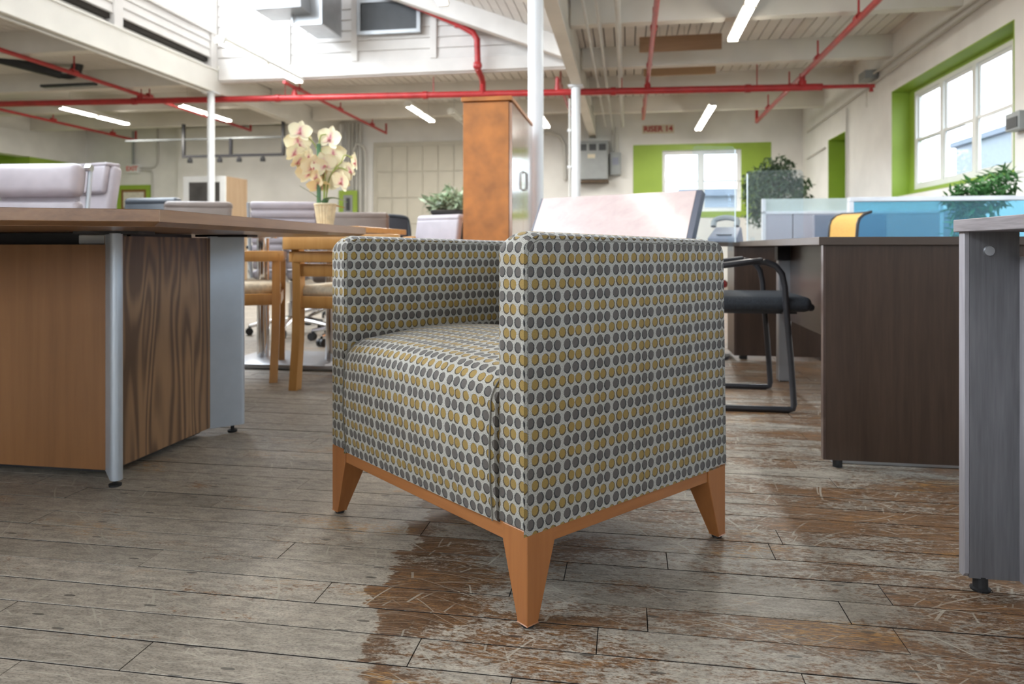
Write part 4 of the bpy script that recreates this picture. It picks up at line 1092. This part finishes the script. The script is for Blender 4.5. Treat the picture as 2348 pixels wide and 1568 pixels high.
# ------------------------------------------------------------------ orchid in a ribbed pot
orc = thing('potted_orchid', 'artificial yellow and pink orchid in a ribbed cream pot on the maple table', 'plant', (-1.02, 3.86, .77), 0)
prof_pot = MB(); nseg = 40
rows = []
for i in range(9):
    t = i/8; z = .125*t; r = .040+.018*t
    rows.append([((r+.0022*(1 if k % 2 else -1))*math.cos(2*PI*k/nseg), (r+.0022*(1 if k % 2 else -1))*math.sin(2*PI*k/nseg), z) for k in range(nseg+1)])
prof_pot.grid(rows); prof_pot.lathe([(.036, .0), (.036, .004)], 20); prof_pot.lathe([(.052, .108), (.052, .112)], 20)
prof_pot.build('pot', M['potrib'], orc)
MB().lathe([(.056, .120), (.062, .122), (.062, .130), (.056, .132)], 24).build('pot_rim', M['potrib'], orc, True)
def px(u, v, Y=3.86): return Vector(((u-1174)/FPX*Y+1.02, 0, HC+(568-v)*Y/FPX-.77))
stems = [[(742, 470), (742, 420), (735, 380), (728, 345), (712, 320), (690, 312)], [(744, 470), (745, 410), (742, 370), (733, 335), (735, 312), (748, 308)],
         [(747, 470), (752, 420), (765, 390), (782, 372), (790, 356), (808, 362)], [(747, 470), (755, 410), (775, 385), (798, 392)]]
for st_ in stems:
    MB().tube(smoothpath([px(*p) for p in st_], 5), .0035, 6).build('stem', M['stem'], orc, True)
MB().tube([px(731, 470), px(731, 330)], .012, 8).build('support_stake', M['orleaf'], orc, True)
def petal_mesh(mb, uvs, c, R3, ang, ln, wd, cup):
    n = 7; m_ = 5
    for i in range(n):
        pass
    rows = []; ur = []
    for i in range(n):
        t = i/(n-1); hw = wd*(math.sin(PI*min(1, .08+t*.92))**.6)
        if i == n-1: hw = wd*.12
        rw = []; uu = []
        for j in range(m_):
            s = -1+2*j/(m_-1)
            p = Vector((hw*s, ln*t, cup*(t*t)*.6+abs(s)**2*cup*.25))
            q = Matrix.Rotation(ang, 3, 'Z') @ p
            rw.append(c + R3 @ q); uu.append((t, .5+s*.5))
        rows.append(rw); ur += uu
    k0 = len(mb.v); mb.grid(rows); uvs += ur
def blossom(u, v, size, yaw, pitch, roll, dy=0.0):
    c = px(u, v); c.y = dy
    R3 = Euler((math.radians(90+pitch), math.radians(roll), math.radians(yaw)), 'XYZ').to_matrix()
    mb = MB(); uvs = []
    sgn = size*.62
    for (an, ln, wd) in ((0, 1.0, .34), (math.radians(128), .98, .32), (math.radians(-128), .98, .32)):
        petal_mesh(mb, uvs, c, R3, an, sgn*ln, sgn*wd, size*.10)
    for an in (math.radians(72), math.radians(-72)):
        petal_mesh(mb, uvs, c+R3 @ Vector((0,0,.002)), R3, an, sgn*1.05, sgn*.58, size*.14)
    me = mb.mesh('blossom', M['petal'], True, recalc=False)
    uvl = me.uv_layers.new(name='UVMap')
    for l in me.loops: uvl.data[l.index].uv = uvs[l.vertex_index]
    o = link('blossom', me, orc)
    MB().rbox(c+R3 @ Vector((0, -size*.06, size*.10)), (size*.11, size*.13, size*.16), size*.06, 2, R3.to_euler()).build('lip', M['lip'], o, True)
M['lip'] = plain('orchid_lip', (.60,.24,.24), .5)
BL = [(692, 305, .075, 15, -10, 10), (683, 328, .088, 20, 0, -8), (694, 345, .075, -30, 15, 20), (677, 352, .07, 50, 20, 0), (704, 365, .08, -20, 10, 30), (688, 372, .07, 70, 30, 10),
      (756, 318, .085, -15, -5, 15), (760, 355, .092, -5, 0, 0), (745, 378, .085, 20, 15, -20), (766, 382, .08, -10, 10, 10), (722, 383, .085, 30, 30, 0), (707, 395, .08, 10, 20, -15),
      (738, 400, .085, 0, 35, 10), (728, 408, .07, -20, 30, 40), (775, 410, .09, -12, 5, -10), (787, 418, .075, -30, 10, 20), (730, 425, .075, 10, 50, 0), (812, 370, .07, -62, 5, 10), (806, 392, .07, -58, 20, -20)]
for i, (u, v, s, a, b_, c_) in enumerate(BL): blossom(u, v, s*1.38, a, b_, c_, -.035+.02*((i*7) % 5))
def leafblade(pts, w, mat, par, name='leaf', up=Vector((0,0,1))):
    P = smoothpath(pts, 4); mb = MB(); rows = []
    for i, p in enumerate(P):
        t = i/(len(P)-1); d = (P[min(i+1, len(P)-1)]-P[max(i-1, 0)]).normalized(); sd = d.cross(up)
        if sd.length < .05: sd = Vector((1,0,0))
        sd.normalize(); hw = w*max(.06, math.sin(PI*(.12+.86*t))**.8)
        rows.append([p-sd*hw+up*.002, p-up*hw*.25, p+sd*hw+up*.002])
    mb.grid(rows); return mb.build(name, mat, par, True)
leafblade([px(744, 470), px(752, 458)+Vector((0,-.03,0)), px(775, 455)+Vector((0,-.05,0)), px(802, 466)+Vector((0,-.05,0))], .022, M['orleaf'], orc)
leafblade([px(744, 470), px(765, 470)+Vector((0,.02,0)), px(788, 476)+Vector((0,.03,0))], .018, M['bronze'], orc)
leafblade([px(742, 468), px(725, 448)+Vector((0,-.04,0)), px(693, 428)+Vector((0,-.05,0))], .007, M['orleaf'], orc)

# ------------------------------------------------------------------ other plants
def foliage(mb, c, rad, n, leaf, seed, droop=.0, narrow=.35):
    rnd = random.Random(seed)
    for i in range(n):
        while True:
            p = Vector((rnd.uniform(-1,1), rnd.uniform(-1,1), rnd.uniform(-1,1)))
            if .12 < p.length < 1: break
        p = Vector((p.x*rad[0], p.y*rad[1], p.z*rad[2])) + Vector(c)
        d = Vector((rnd.uniform(-1,1), rnd.uniform(-1,1), rnd.uniform(-1,.7)-droop)).normalized()
        sd = d.cross(Vector((rnd.uniform(-1,1), rnd.uniform(-1,1), 1.2))).normalized(); nr = sd.cross(d)
        l = leaf*rnd.uniform(.7, 1.25); w_ = l*narrow
        mb.add([p, p+d*l*.5+sd*w_*.5+nr*l*.05, p+d*l, p+d*l*.5-sd*w_*.5+nr*l*.05], [(0,1,2,3)])
def crown(name, parts, leaf, mat, par, seed, droop=0, narrow=.35):
    mb = MB()
    for i, (c, r, n) in enumerate(parts): foliage(mb, c, r, n, leaf, seed+i, droop, narrow)
    o = mb.build(name, mat, par); return o
fa, fb, _ = B_AT(1775, 400, 11.2)
fic = thing('ficus_tree', 'dark green ficus tree in a pot by the far right corner', 'plant', W(fa, fb), 0)
MB().lathe([(.15,0),(.20,.32),(.21,.34),(.19,.34)], 20).build('pot', M['black'], fic, True)
MB().lathe([(.18,.30),(.18,.325)], 16).build('soil', M['bark'], fic)
for i in range(3): MB().tube(smoothpath([(.02*i-.02, 0, .3), (.05-.05*i, .03*i, .8), (.03*i-.04, -.02, 1.25), (.12*(i-1), .05*(i-1), 1.7)], 4), [.018]*13, 7).build('trunk', M['bark'], fic, True)
crown('foliage', [((-.03,0,1.48),(.44,.36,.42),1500), ((-.28,0,1.62),(.20,.2,.26),380), ((.05,0,1.86),(.26,.24,.22),420), ((.36,.05,1.62),(.22,.2,.16),300), ((.42,0,1.36),(.16,.16,.22),240), ((-.15,0,1.18),(.3,.25,.2),380)], .085, M['leafdk'], fic, 3, .4, .45)
fp = thing('bamboo_plant', 'bright green artificial bamboo plant standing behind the blue glass', 'plant', W(2.70, 6.0), 0)
MB().lathe([(.13,0),(.16,.28),(.165,.30),(.15,.30)], 18).build('pot', M['black'], fp, True)
MB().lathe([(.145,.27),(.145,.29)], 14).build('soil', M['bark'], fp)
for i in range(4): MB().tube([(.02*i-.03, .015*i, .28), (.03*i-.05, .02*i-.03, 1.15)], .008, 6).build('stem', M['orleaf'], fp, True)
crown('foliage', [((-.02,0,1.05),(.20,.2,.15),420), ((.15,0,1.17),(.12,.14,.13),190), ((-.08,0,.72),(.16,.15,.3),420), ((-.14,0,1.02),(.12,.12,.1),140)], .10, M['leaf'], fp, 21, .1, .24)
pl = thing('tall_planter', 'variegated plant in a tall black planter left of the cherry cabinet', 'plant', W(-1.56, 6.15), 0)
MB().hexa([(-.12,-.12,0),(.12,-.12,0),(.12,.12,0),(-.12,.12,0)], [(-.155,-.155,.985),(.155,-.155,.985),(.155,.155,.985),(-.155,.155,.985)]).build('planter', M['black'], pl, bevel=.006)
MB().box(-.165, .165, -.165, .165, .955, .99).build('planter_rim', M['black'], pl, bevel=.006)
MB().box(-.14, .14, -.14, .14, .985, .995).build('soil', M['bark'], pl)
crown('foliage', [((0,0,1.08),(.17,.16,.10),230), ((-.12,0,1.04),(.12,.12,.07),90)], .10, M['leafvar'], pl, 41, -.1, .38)

# ------------------------------------------------------------------ cubicle partitions
def partition(label, a0, a1, b, zg, zt, fabric, glass, topbar, splits=(), leftpost=True):
    o = thing('office_partition', label, 'partition', W(a0, b), -TH)
    L = a1-a0
    if fabric:
        xs = [.02]+[s_ for s_ in splits]+[L-.02]
        for i in range(len(xs)-1):
            MB().box(xs[i]+.004, xs[i+1]-.004, -.025, .025, .06, zg).build('fabric_panel', fabric, o, bevel=.003)
    if glass:
        MB().box(.03, L-.03, -.004, .004, zg, zt).build('glass_pane', glass, o)
    MB().box(0, .03, -.03, .03, 0, zt).build('post', M['frame'], o)
    MB().box(L-.03, L, -.03, .03, 0, zt).build('post', M['frame'], o)
    MB().box(0, L, -.03, .03, zg-.012, zg+.012).build('mid_rail', M['frame'], o)
    if topbar: MB().box(0, L, -.03, .03, zt, zt+topbar).build('top_rail', M['frame'], o, bevel=.004)
    MB().box(0, L, -.03, .03, .0, .06).build('base_rail', M['frame'], o)
    return o
pa, pb = AB((1945-1174)/FPX*5.25, 5.25)
partition('long cubicle partition with a clear sky-blue glass screen and silver top rail', pa, 3.20, pb, .45, 1.0, M['panelgrey'], M['blueglass'], .034)
qa, qb = AB((1747-1174)/FPX*6.6, 6.6)
partition('lavender grey cubicle partition with a frosted glass strip on top', qa, qa+1.55, qb, .985, 1.115, M['panelgrey'], M['frost'], 0, (.27, .98))
partition('lavender cubicle divider seen through the blue glass screen', 2.05, 3.25, 7.35, 1.02, 1.03, M['panelgrey'], None, 0, (.5,))
tb = thing('partition_board', 'dark blue-grey fabric board behind the yellow mesh chair', 'partition', W(1.50, 6.10), -TH)
MB().box(0, .55, -.02, .02, .05, .93).build('fabric_panel', M['phone'], tb, bevel=.004)
MB().box(-.02, .57, -.15, .15, 0, .03).build('foot', M['frame'], tb, bevel=.004)

# yellow mesh chair behind the dark desk
yc = thing('mesh_chair', 'task chair with a yellow mesh back behind the dark desk', 'chair', (2.05, 4.78, 0), math.radians(-84))
for k in range(5):
    an = 2*PI*k/5; c, s = math.cos(an), math.sin(an)
    MB().tube([(.03*c,.03*s,.10), (.29*c,.29*s,.065)], [.02,.013], 8).build('base_leg', M['black'], yc, True)
    MB().tube([(.29*c-.012*s, .29*s+.012*c, .028), (.29*c+.012*s, .29*s-.012*c, .028)], .028, 10).build('caster', M['black'], yc, True)
MB().lathe([(.028,.09),(.02,.42)], 12).build('gas_column', M['black'], yc, True)
MB().rbox((0,-.02,.45), (.48,.46,.06), .026, 3).build('seat', M['seatcloth'], yc, True)
rows = []
for i in range(13):
    t = i/12; z = .50+.42*t; y = .22+.035*t+.085*max(0, (t-.78)/.22)**1.6
    if t > .9: z = .50+.42*.9+.42*(t-.9)*.45
    rows.append([(-.165+.33*j/8, y+.05*(1-(2*j/8-1)**2)-.05, z) for j in range(9)])
bk = MB().grid(rows).build('backrest_mesh', M['yellow'], yc, True)
sol = bk.modifiers.new('thickness', 'SOLIDIFY'); sol.thickness = .006
for j in (0, 8): MB().tube([Vector(r[j])+Vector((0,.006,0)) for r in rows], .010, 8).build('back_frame', M['black'], yc, True)
MB().tube([Vector(p)+Vector((0,.006,0)) for p in rows[-1]], .009, 8).build('back_frame', M['black'], yc, True)
MB().tube(smoothpath([(0,.05,.42),(0,.22,.43),(0,.235,.55)], 4), .018, 8).build('back_spine', M['black'], yc, True)

# ------------------------------------------------------------------ things on the back wall
wb0 = B_B-.003
def flat_text(s, size, loc, mat, parent, name, rz=0.0, depth=.004):
    cu = bpy.data.curves.new(name, 'FONT'); cu.body = s; cu.size = size; cu.extrude = depth; cu.align_x = 'CENTER'; cu.align_y = 'CENTER'; cu.offset = size*.03
    tmp = bpy.data.objects.new('tmp', cu); COL.objects.link(tmp)
    dg = bpy.context.evaluated_depsgraph_get(); me = bpy.data.meshes.new_from_object(tmp.evaluated_get(dg))
    bpy.data.objects.remove(tmp); me.materials.append(mat)
    o = link(name, me, parent); o.location = loc; o.rotation_euler = (PI/2, 0, rz); return o
ra, _, rz_ = B_AT(1509, 296, B_B)
rs_ = thing('riser_sign', 'red RISER 14 lettering on the back wall above the green window', 'sign', W(ra, wb0, rz_), -TH)
MB().box(-.31, .31, -.004, .003, -.085, .085).build('plate', M['letterbg'], rs_)
flat_text('RISER 14', .155, (0, -.009, 0), M['letters'], rs_, 'lettering')
# grey transformer and meter
ta, _, tz = B_AT(1361, 415, B_B)
tf = thing('electrical_box', 'big grey transformer box with vent slots on the back wall', 'electrical box', W(ta, B_B-.02, tz), -TH)
MB().box(-.30, .30, -.34, 0, 0, .74).build('housing', M['grey_metal'], tf, bevel=.01)
MB().box(-.31, .31, -.35, 0, .74, .76).build('lid', M['grey_metal'], tf)
for x in (-.19, 0, .19): MB().box(x-.07, x+.07, -.345, -.33, .57, .70).build('vent', M['screen'], tf)
MB().box(-.10, .05, -.344, -.338, .42, .50).build('label_plate', M['letterbg'], tf)
MB().box(-.36, .31, -.36, 0, -.06, -.01).build('shelf', M['bark'], tf)
ma, _, mz_ = B_AT(1406, 403, B_B)
me_ = thing('disconnect_box', 'narrow dark grey switch box right of the transformer box', 'electrical box', W(ma+.05, B_B-.01, mz_), -TH)
MB().box(-.11, .11, -.2, 0, 0, .44).build('housing', M['grey_metal'], me_, bevel=.008)
MB().box(-.06, .06, -.21, -.2, .2, .34).build('door', M['phone'], me_)
MB().tube([(.02, -.08, .44), (.02, -.08, 3.08-mz_)], .025, 8).build('conduit', M['conduit'], me_, True)
def run(label, pts, r, mat='conduit', name='conduit', cat='conduit'):
    o = tag(MB().tube([W(*p) for p in pts], r, 8).build(name, M[mat], None, True), label, cat); return o
# conduits going up and along the right girder
for i, (u, lab) in enumerate(((1352, 'first pale conduit right of the sloping girder near the ceiling'), (1385, 'second pale conduit along the ceiling right of the girder'), (1402, 'thick pale conduit dropping beside the switch box'))):
    a = (-.42, -.30, -.10)[i]
    run(lab, [(a, 4.6, 3.05), (a, B_B-.15, 3.03), (a, B_B-.06, 2.95), (a, B_B-.06, 2.6)] if i == 1 else [(a, 4.6, 3.05), (a, 13.9, 3.03)] if i else [(a, 4.6, 3.0), (a, 13.6, 2.98)], (.014, .018, .03)[i])
k0 = B_AT(1290, 420, B_B)
run('white conduit bend curving down the back wall beside the transformer', [(B_AT(1225, 300, B_B-.1)[0], B_B-.1, B_AT(1225, 305, B_B-.1)[2]), (B_AT(1262, 300, B_B-.1)[0], B_B-.1, B_AT(1262, 304, B_B-.1)[2]), (B_AT(1284, 312, B_B-.1)[0], B_B-.1, B_AT(1284, 312, B_B-.1)[2]), (B_AT(1295, 332, B_B-.1)[0], B_B-.1, B_AT(1295, 332, B_B-.1)[2]), (B_AT(1296, 412, B_B-.1)[0], B_B-.1, B_AT(1296, 412, B_B-.1)[2])], .035)
# panelled door in the back wall
d0, _, dz1 = B_AT(866, 336, B_B); d1, _, _ = B_AT(1078, 336, B_B)
dr = struct('door_2', MB().box(d0-.08, d1+.08, B_B-.03, B_B, 0, dz1+.08), M['doorpanel'])
nc, nr_ = 6, 5; cwid = (d1-d0)/nc; rh = (dz1-.05)/nr_
pm = MB().box(.008, cwid-.008, 0, .02, .008, rh-.008).mesh('door_panel', M['doorpanel'], bevel=.004)
for i in range(nc):
    for j in range(nr_):
        o = link('door_panel', pm, dr); o.location = (d0+i*cwid, B_B-.05, .05+j*rh)
# grey wall section and pipes between the door and the left area
g0 = B_AT(418, 300, B_B)[0]; g1 = B_AT(790, 300, B_B)[0]
struct('trim_6', MB().box(g0, g1, B_B-.16, B_B, 0, 3.3), M['wall'])
for i, u in enumerate((800, 808, 818, 826)):
    a = B_AT(u, 300, B_B-.1)[0]
    run(('first','second','third','fourth')[i]+' grey pipe of the riser bundle behind the orchid, counted from the left', [(a, B_B-.1, .1), (a, B_B-.1, 3.3)], (.03, .022, .028, .04)[i])
a1 = B_AT(846, 300, B_B-.06)[0]; a0 = B_AT(815, 300, B_B-.06)[0]
run('pale conduit bend beside the panelled door', [(a0, B_B-.17, 2.2), (a0, B_B-.17, 2.72), (a0+.05, B_B-.17, 2.84), (a0+.13, B_B-.17, 2.86), (a0+.22, B_B-.17, 2.80), (a0+.27, B_B-.17, 2.68), (a0+.27, B_B-.17, 1.4)], .03)
# green-trimmed niches / pictures
def framed(label, u0, u1, v0, v1, b, mat_in, wood_=True, name='framed_notice'):
    x0, _, z1 = B_AT(u0, v0, b); x1, _, z0 = B_AT(u1, v1, b)
    o = thing(name, label, 'picture', W((x0+x1)/2, b, z0), -TH); hw = (x1-x0)/2; h = z1-z0
    e = .10
    for k, (p, q, r, s) in enumerate(((-hw, hw, h-e, h), (-hw, hw, 0, e), (-hw, -hw+e, e, h-e), (hw-e, hw, e, h-e))):
        MB().box(p, q, -.03, 0, r, s).build('green_trim', M['green'], o)
    MB().box(-hw+e, hw-e, -.02, -.005, e, h-e).build('inner_frame', M['framewood'] if wood_ else M['grey_metal'], o)
    MB().box(-hw+e+.06, hw-e-.06, -.024, -.02, e+.06, h-e-.06).build('sheet', mat_in, o)
    return o
framed('framed notice with green trim on the back wall left of the glazed cabinet', 270, 346, 425, 492, B_B-.005, M['paper'])
framed('small green-trimmed panel on the back wall right of the orchid', 778, 820, 437, 500, B_B-.16, M['screen'], False)
# exit sign with its stem
xa, _, xz = B_AT(296, 396, B_B-.2)
ex_ = thing('exit_sign', 'white EXIT sign with red letters on the back wall at the left', 'sign', W(xa, B_B-.05, xz), -TH)
MB().box(-.14, .14, -.06, .05, 0, .20).build('case', M['white'], ex_, bevel=.006)
flat_text('EXIT', .14, (0, -.063, .10), M['exit_red'], ex_, 'lettering', 0, .002)
MB().tube([(-.01, 0, .2), (-.01, 0, .95)], .025, 8).build('stem', M['grey_metal'], ex_, True)
MB().tube(smoothpath([(.14, .02, .12), (.45, .02, .12), (.56, .02, .2), (.58, .02, .4), (.58, .02, 1.2)], 4), .018, 8).build('conduit', M['conduit'], ex_, True)
MB().tube(smoothpath([(.14, .02, .06), (.36, .02, .05), (.45, .02, -.05), (.46, .02, -.9)], 4), .018, 8).build('conduit', M['conduit'], ex_, True)
# black hanging track frame
b_ = 12.2
x0, _, z0 = B_AT(419, 360, b_); x1, _, _ = B_AT(652, 360, b_)
tr = thing('hanging_rack', 'black hanging track frame with spotlights in front of the back wall', 'rack', W(x0, b_, z0), -TH)
Wd = x1-x0
MB().box(0, Wd, -.025, .025, -.02, .03).build('track', M['blacksteel'], tr)
for (x, h) in ((.02, .62), (Wd*.48, .33), (Wd-.02, .62)):
    MB().box(x-.025, x+.025, -.025, .025, .03, h).build('post', M['blacksteel'], tr)
MB().tube([(-1.2, 0, .33), (Wd+.05, 0, .33)], .022, 8).build('cross_pipe', M['grey_metal'], tr, True)
for i, x in enumerate((.17, .78, Wd*.57, Wd*.80)):
    h_ = MB().lathe([(.012,0),(.045,-.03),(.05,-.09),(.045,-.10)], 14, (x, -.03, -.02)).build('spotlight', M['blacksteel'], tr, True)
# glazed cabinet
b_ = 9.86
x0, _, zt_ = B_AT(421, 405, b_); x1, _, _ = B_AT(517, 405, b_)
gcb = thing('display_cabinet', 'white-framed display cabinet with dark glass door and oak side', 'cabinet', W(x0, b_), -TH)
Wd = x1-x0; D_ = .62
MB().box(0, Wd-.02, .02, D_, .05, zt_).build('body', M['ply'], gcb)
MB().box(Wd-.02, Wd, .02, D_, .05, zt_).build('side_panel', M['ply'], gcb)
MB().box(.03, Wd-.03, .05, D_-.05, 0, .05).build('plinth', M['black'], gcb)
fr = MB().box(0, .09, -.01, .02, .05, zt_).box(Wd-.09, Wd, -.01, .02, .05, zt_).box(.09, Wd-.09, -.01, .02, zt_-.09, zt_).box(.09, Wd-.09, -.01, .02, .05, .16)
fr = fr.build('door', M['white'], gcb)
MB().box(.09, Wd-.09, .0, .012, .16, zt_-.09).build('glass', M['darkglass'], fr)
# ceiling clutter: brown boards hung from the right bay
for (u0, u1, v0, v1, b, mat, lab, tilt) in ((1466, 1655, 86, 112, 8.9, 'boards', 'upper brown board hung flat under the right ceiling', 0), (1476, 1641, 143, 169, 10.6, 'boards2', 'lower pine board hung under the right ceiling behind the brown one', 0)):
    x0, _, z1 = B_AT(u0, v0, b); x1, _, z0 = B_AT(u1, v1, b)
    o = thing('hanging_board', lab, 'board', W(x0, b, z0), -TH)
    MB().box(0, x1-x0, -.02, .02, 0, z1-z0).build('plank', M[mat], o, bevel=.003)
    for q in (.25, .4, .55, .7): MB().tube([((x1-x0)*q, 0, z1-z0), ((x1-x0)*q, 0, ZC-z0-.002)], .006, 6).build('hanger', M['conduit'], o)
# wall-hung things of the saw-tooth end wall: dark louvre and galvanised hood
x0, _, z1 = B_AT(822, 3, B_M); x1, _, z0 = B_AT(966, 76, B_M)
lv = thing('louvre_panel', 'dark rectangular louvre with silver frame on the white siding', 'vent', W(x0, B_M-.0, z0), -TH)
Wd, H_ = x1-x0, z1-z0
for (p, q, r, s) in ((0, Wd, 0, .05), (0, Wd, H_-.05, H_), (0, .05, .05, H_-.05), (Wd-.05, Wd, .05, H_-.05)):
    MB().box(p, q, -.07, .0, r, s).build('frame', M['galv'], lv)
MB().box(.05, Wd-.05, -.04, 0, .05, H_-.05).build('grille', M['screen'], lv)
x0, _, z0 = B_AT(580, 22, 8.6); x1, _, _ = B_AT(690, 22, 8.6)
hd = thing('unit_heater', 'galvanised hood of a unit heater cut by the top edge', 'heater', W(x0, 8.6, z0), -TH)
Wd = x1-x0
MB().hexa([(0, 0, 0), (Wd, 0, 0), (Wd, .5, 0), (0, .5, 0)], [(.14, .06, .32), (Wd-.04, .06, .32), (Wd-.04, .5, .32), (.14, .5, .32)]).build('hood', M['galv'], hd, bevel=.006)
MB().box(Wd-.24, Wd+.14, .30, 1.0, -.12, .55).build('fan_case', M['galv'], hd, bevel=.01)
for (p, q, r, s) in ((Wd-.27, Wd+.17, -.15, -.12), (Wd-.27, Wd-.24, -.12, .5), (Wd+.14, Wd+.17, -.12, .5)):
    MB().box(p, q, .26, .30, r, s).build('flange', M['galv'], hd)
MB().tube([(Wd*.5, .3, .32), (Wd*.5, .3, 1.05)], .012, 6).build('hanger', M['galv'], hd)
# black flexible duct on the left
dk = thing('black_duct', 'black flexible duct under the left bay ceiling', 'duct', (0,0,0), -TH)
p0 = B_AT(-60, 118, 8.7); p1 = B_AT(140, 168, 9.30); p2 = B_AT(163, 170, 9.35); p3 = B_AT(176, 158, 9.35); p4 = B_AT(178, 138, 9.32)
MB().tube([p0, p1], .085, 14).build('straight_run', M['duct'], dk, True)
MB().tube(smoothpath([p1, p2, p3, p4, (p4[0], p4[1], ZC-.005)], 4), .075, 14).build('elbow', M['duct'], dk, True)
for q in smoothpath([p1, p2, p3, p4], 2)[1::2]: MB().rbox(q, (.17,.17,.02), .01, 1).build('hose_clamp', M['grey_metal'], dk)
MB().box(p4[0]-.6, p4[0]+.3, p4[1]-.04, p4[1]+.04, 3.065, 3.098).build('support_bar', M['duct'], dk)
# wall details right
jx = thing('junction_box', 'grey junction box high on the right wall above the window', 'electrical box', W(A_R-.02, 10.3, 2.94), -TH)
MB().box(-.16, 0, -.14, .14, 0, .12).build('case', M['grey_metal'], jx, bevel=.006)
MB().tube([(-.05, -.14, .06), (-.03, -1.5, .10), (-.03, -4, .10)], .016, 8).build('conduit', M['conduit'], jx, True)
MB().tube([(-.08, .05, 0), (-.08, .05, -.35)], .010, 6).build('drop_conduit', M['conduit'], jx, True)
run('pale conduit running diagonally below the ceiling along the right wall', [(A_R-.03, 5.2, 3.02), (A_R-.03, 13.9, 2.82)], .016)
run('thin pale conduit dropping to the green recess in the right wall', [(A_R-.03, 11.5, 2.80), (A_R-.03, 11.5, 2.48), (A_R-.03, 11.5, 1.2)], .016)
run('lower pale conduit on the right wall behind the ficus', [(A_R-.03, 12.7, 2.36), (A_R-.03, 13.9, 2.32)], .012)
spk = thing('wall_speaker', 'small grey loudspeaker box mounted at the right picture edge', 'speaker', W(A_R-.0, 6.66, 1.66), -TH)
MB().box(-.10, 0, -.13, .09, 0, .155).build('case', M['grey_metal'], spk, bevel=.006)
MB().box(-.106, -.10, -.11, .06, .02, .11).build('grille', M['screen'], spk)

# ------------------------------------------------------------------ outside the windows
def building(label, a, b, w_, d_, h, mat, roof):
    o = thing('neighbour_building', label, 'building', W(a, b), -TH, 'buildings outside')
    MB().box(0, w_, 0, d_, 0, h).build('wall', M[mat], o)
    MB().box(-.2, w_+.2, -.2, d_+.2, h, h+.25).build('roof', M[roof], o)
    for i in range(4):
        f = MB().box(.3, .35, 0, 0, 0, 0) if False else MB().box(-.03, 0, d_*(.08+.24*i), d_*(.08+.24*i)+1.2, h*.35, h*.65)
        f.build('window', M['outr'], o)
    return o
building('pale flat-roofed building seen through the big right window', 16.0, -6.0, 8, 44, 5.6, 'outb', 'outr')
building('pale gabled shed seen through the back wall window', 2.0, 26.0, 9, 6, 2.5, 'outb', 'outr')
gnd = struct('ground_outside', MB().box(A_R+.6, 60, -30, 60, -.4, -.2).box(-40, 60, B_B+.5, 70, -.4, -.2), plain('pale_asphalt', (.09,.10,.11), .9))
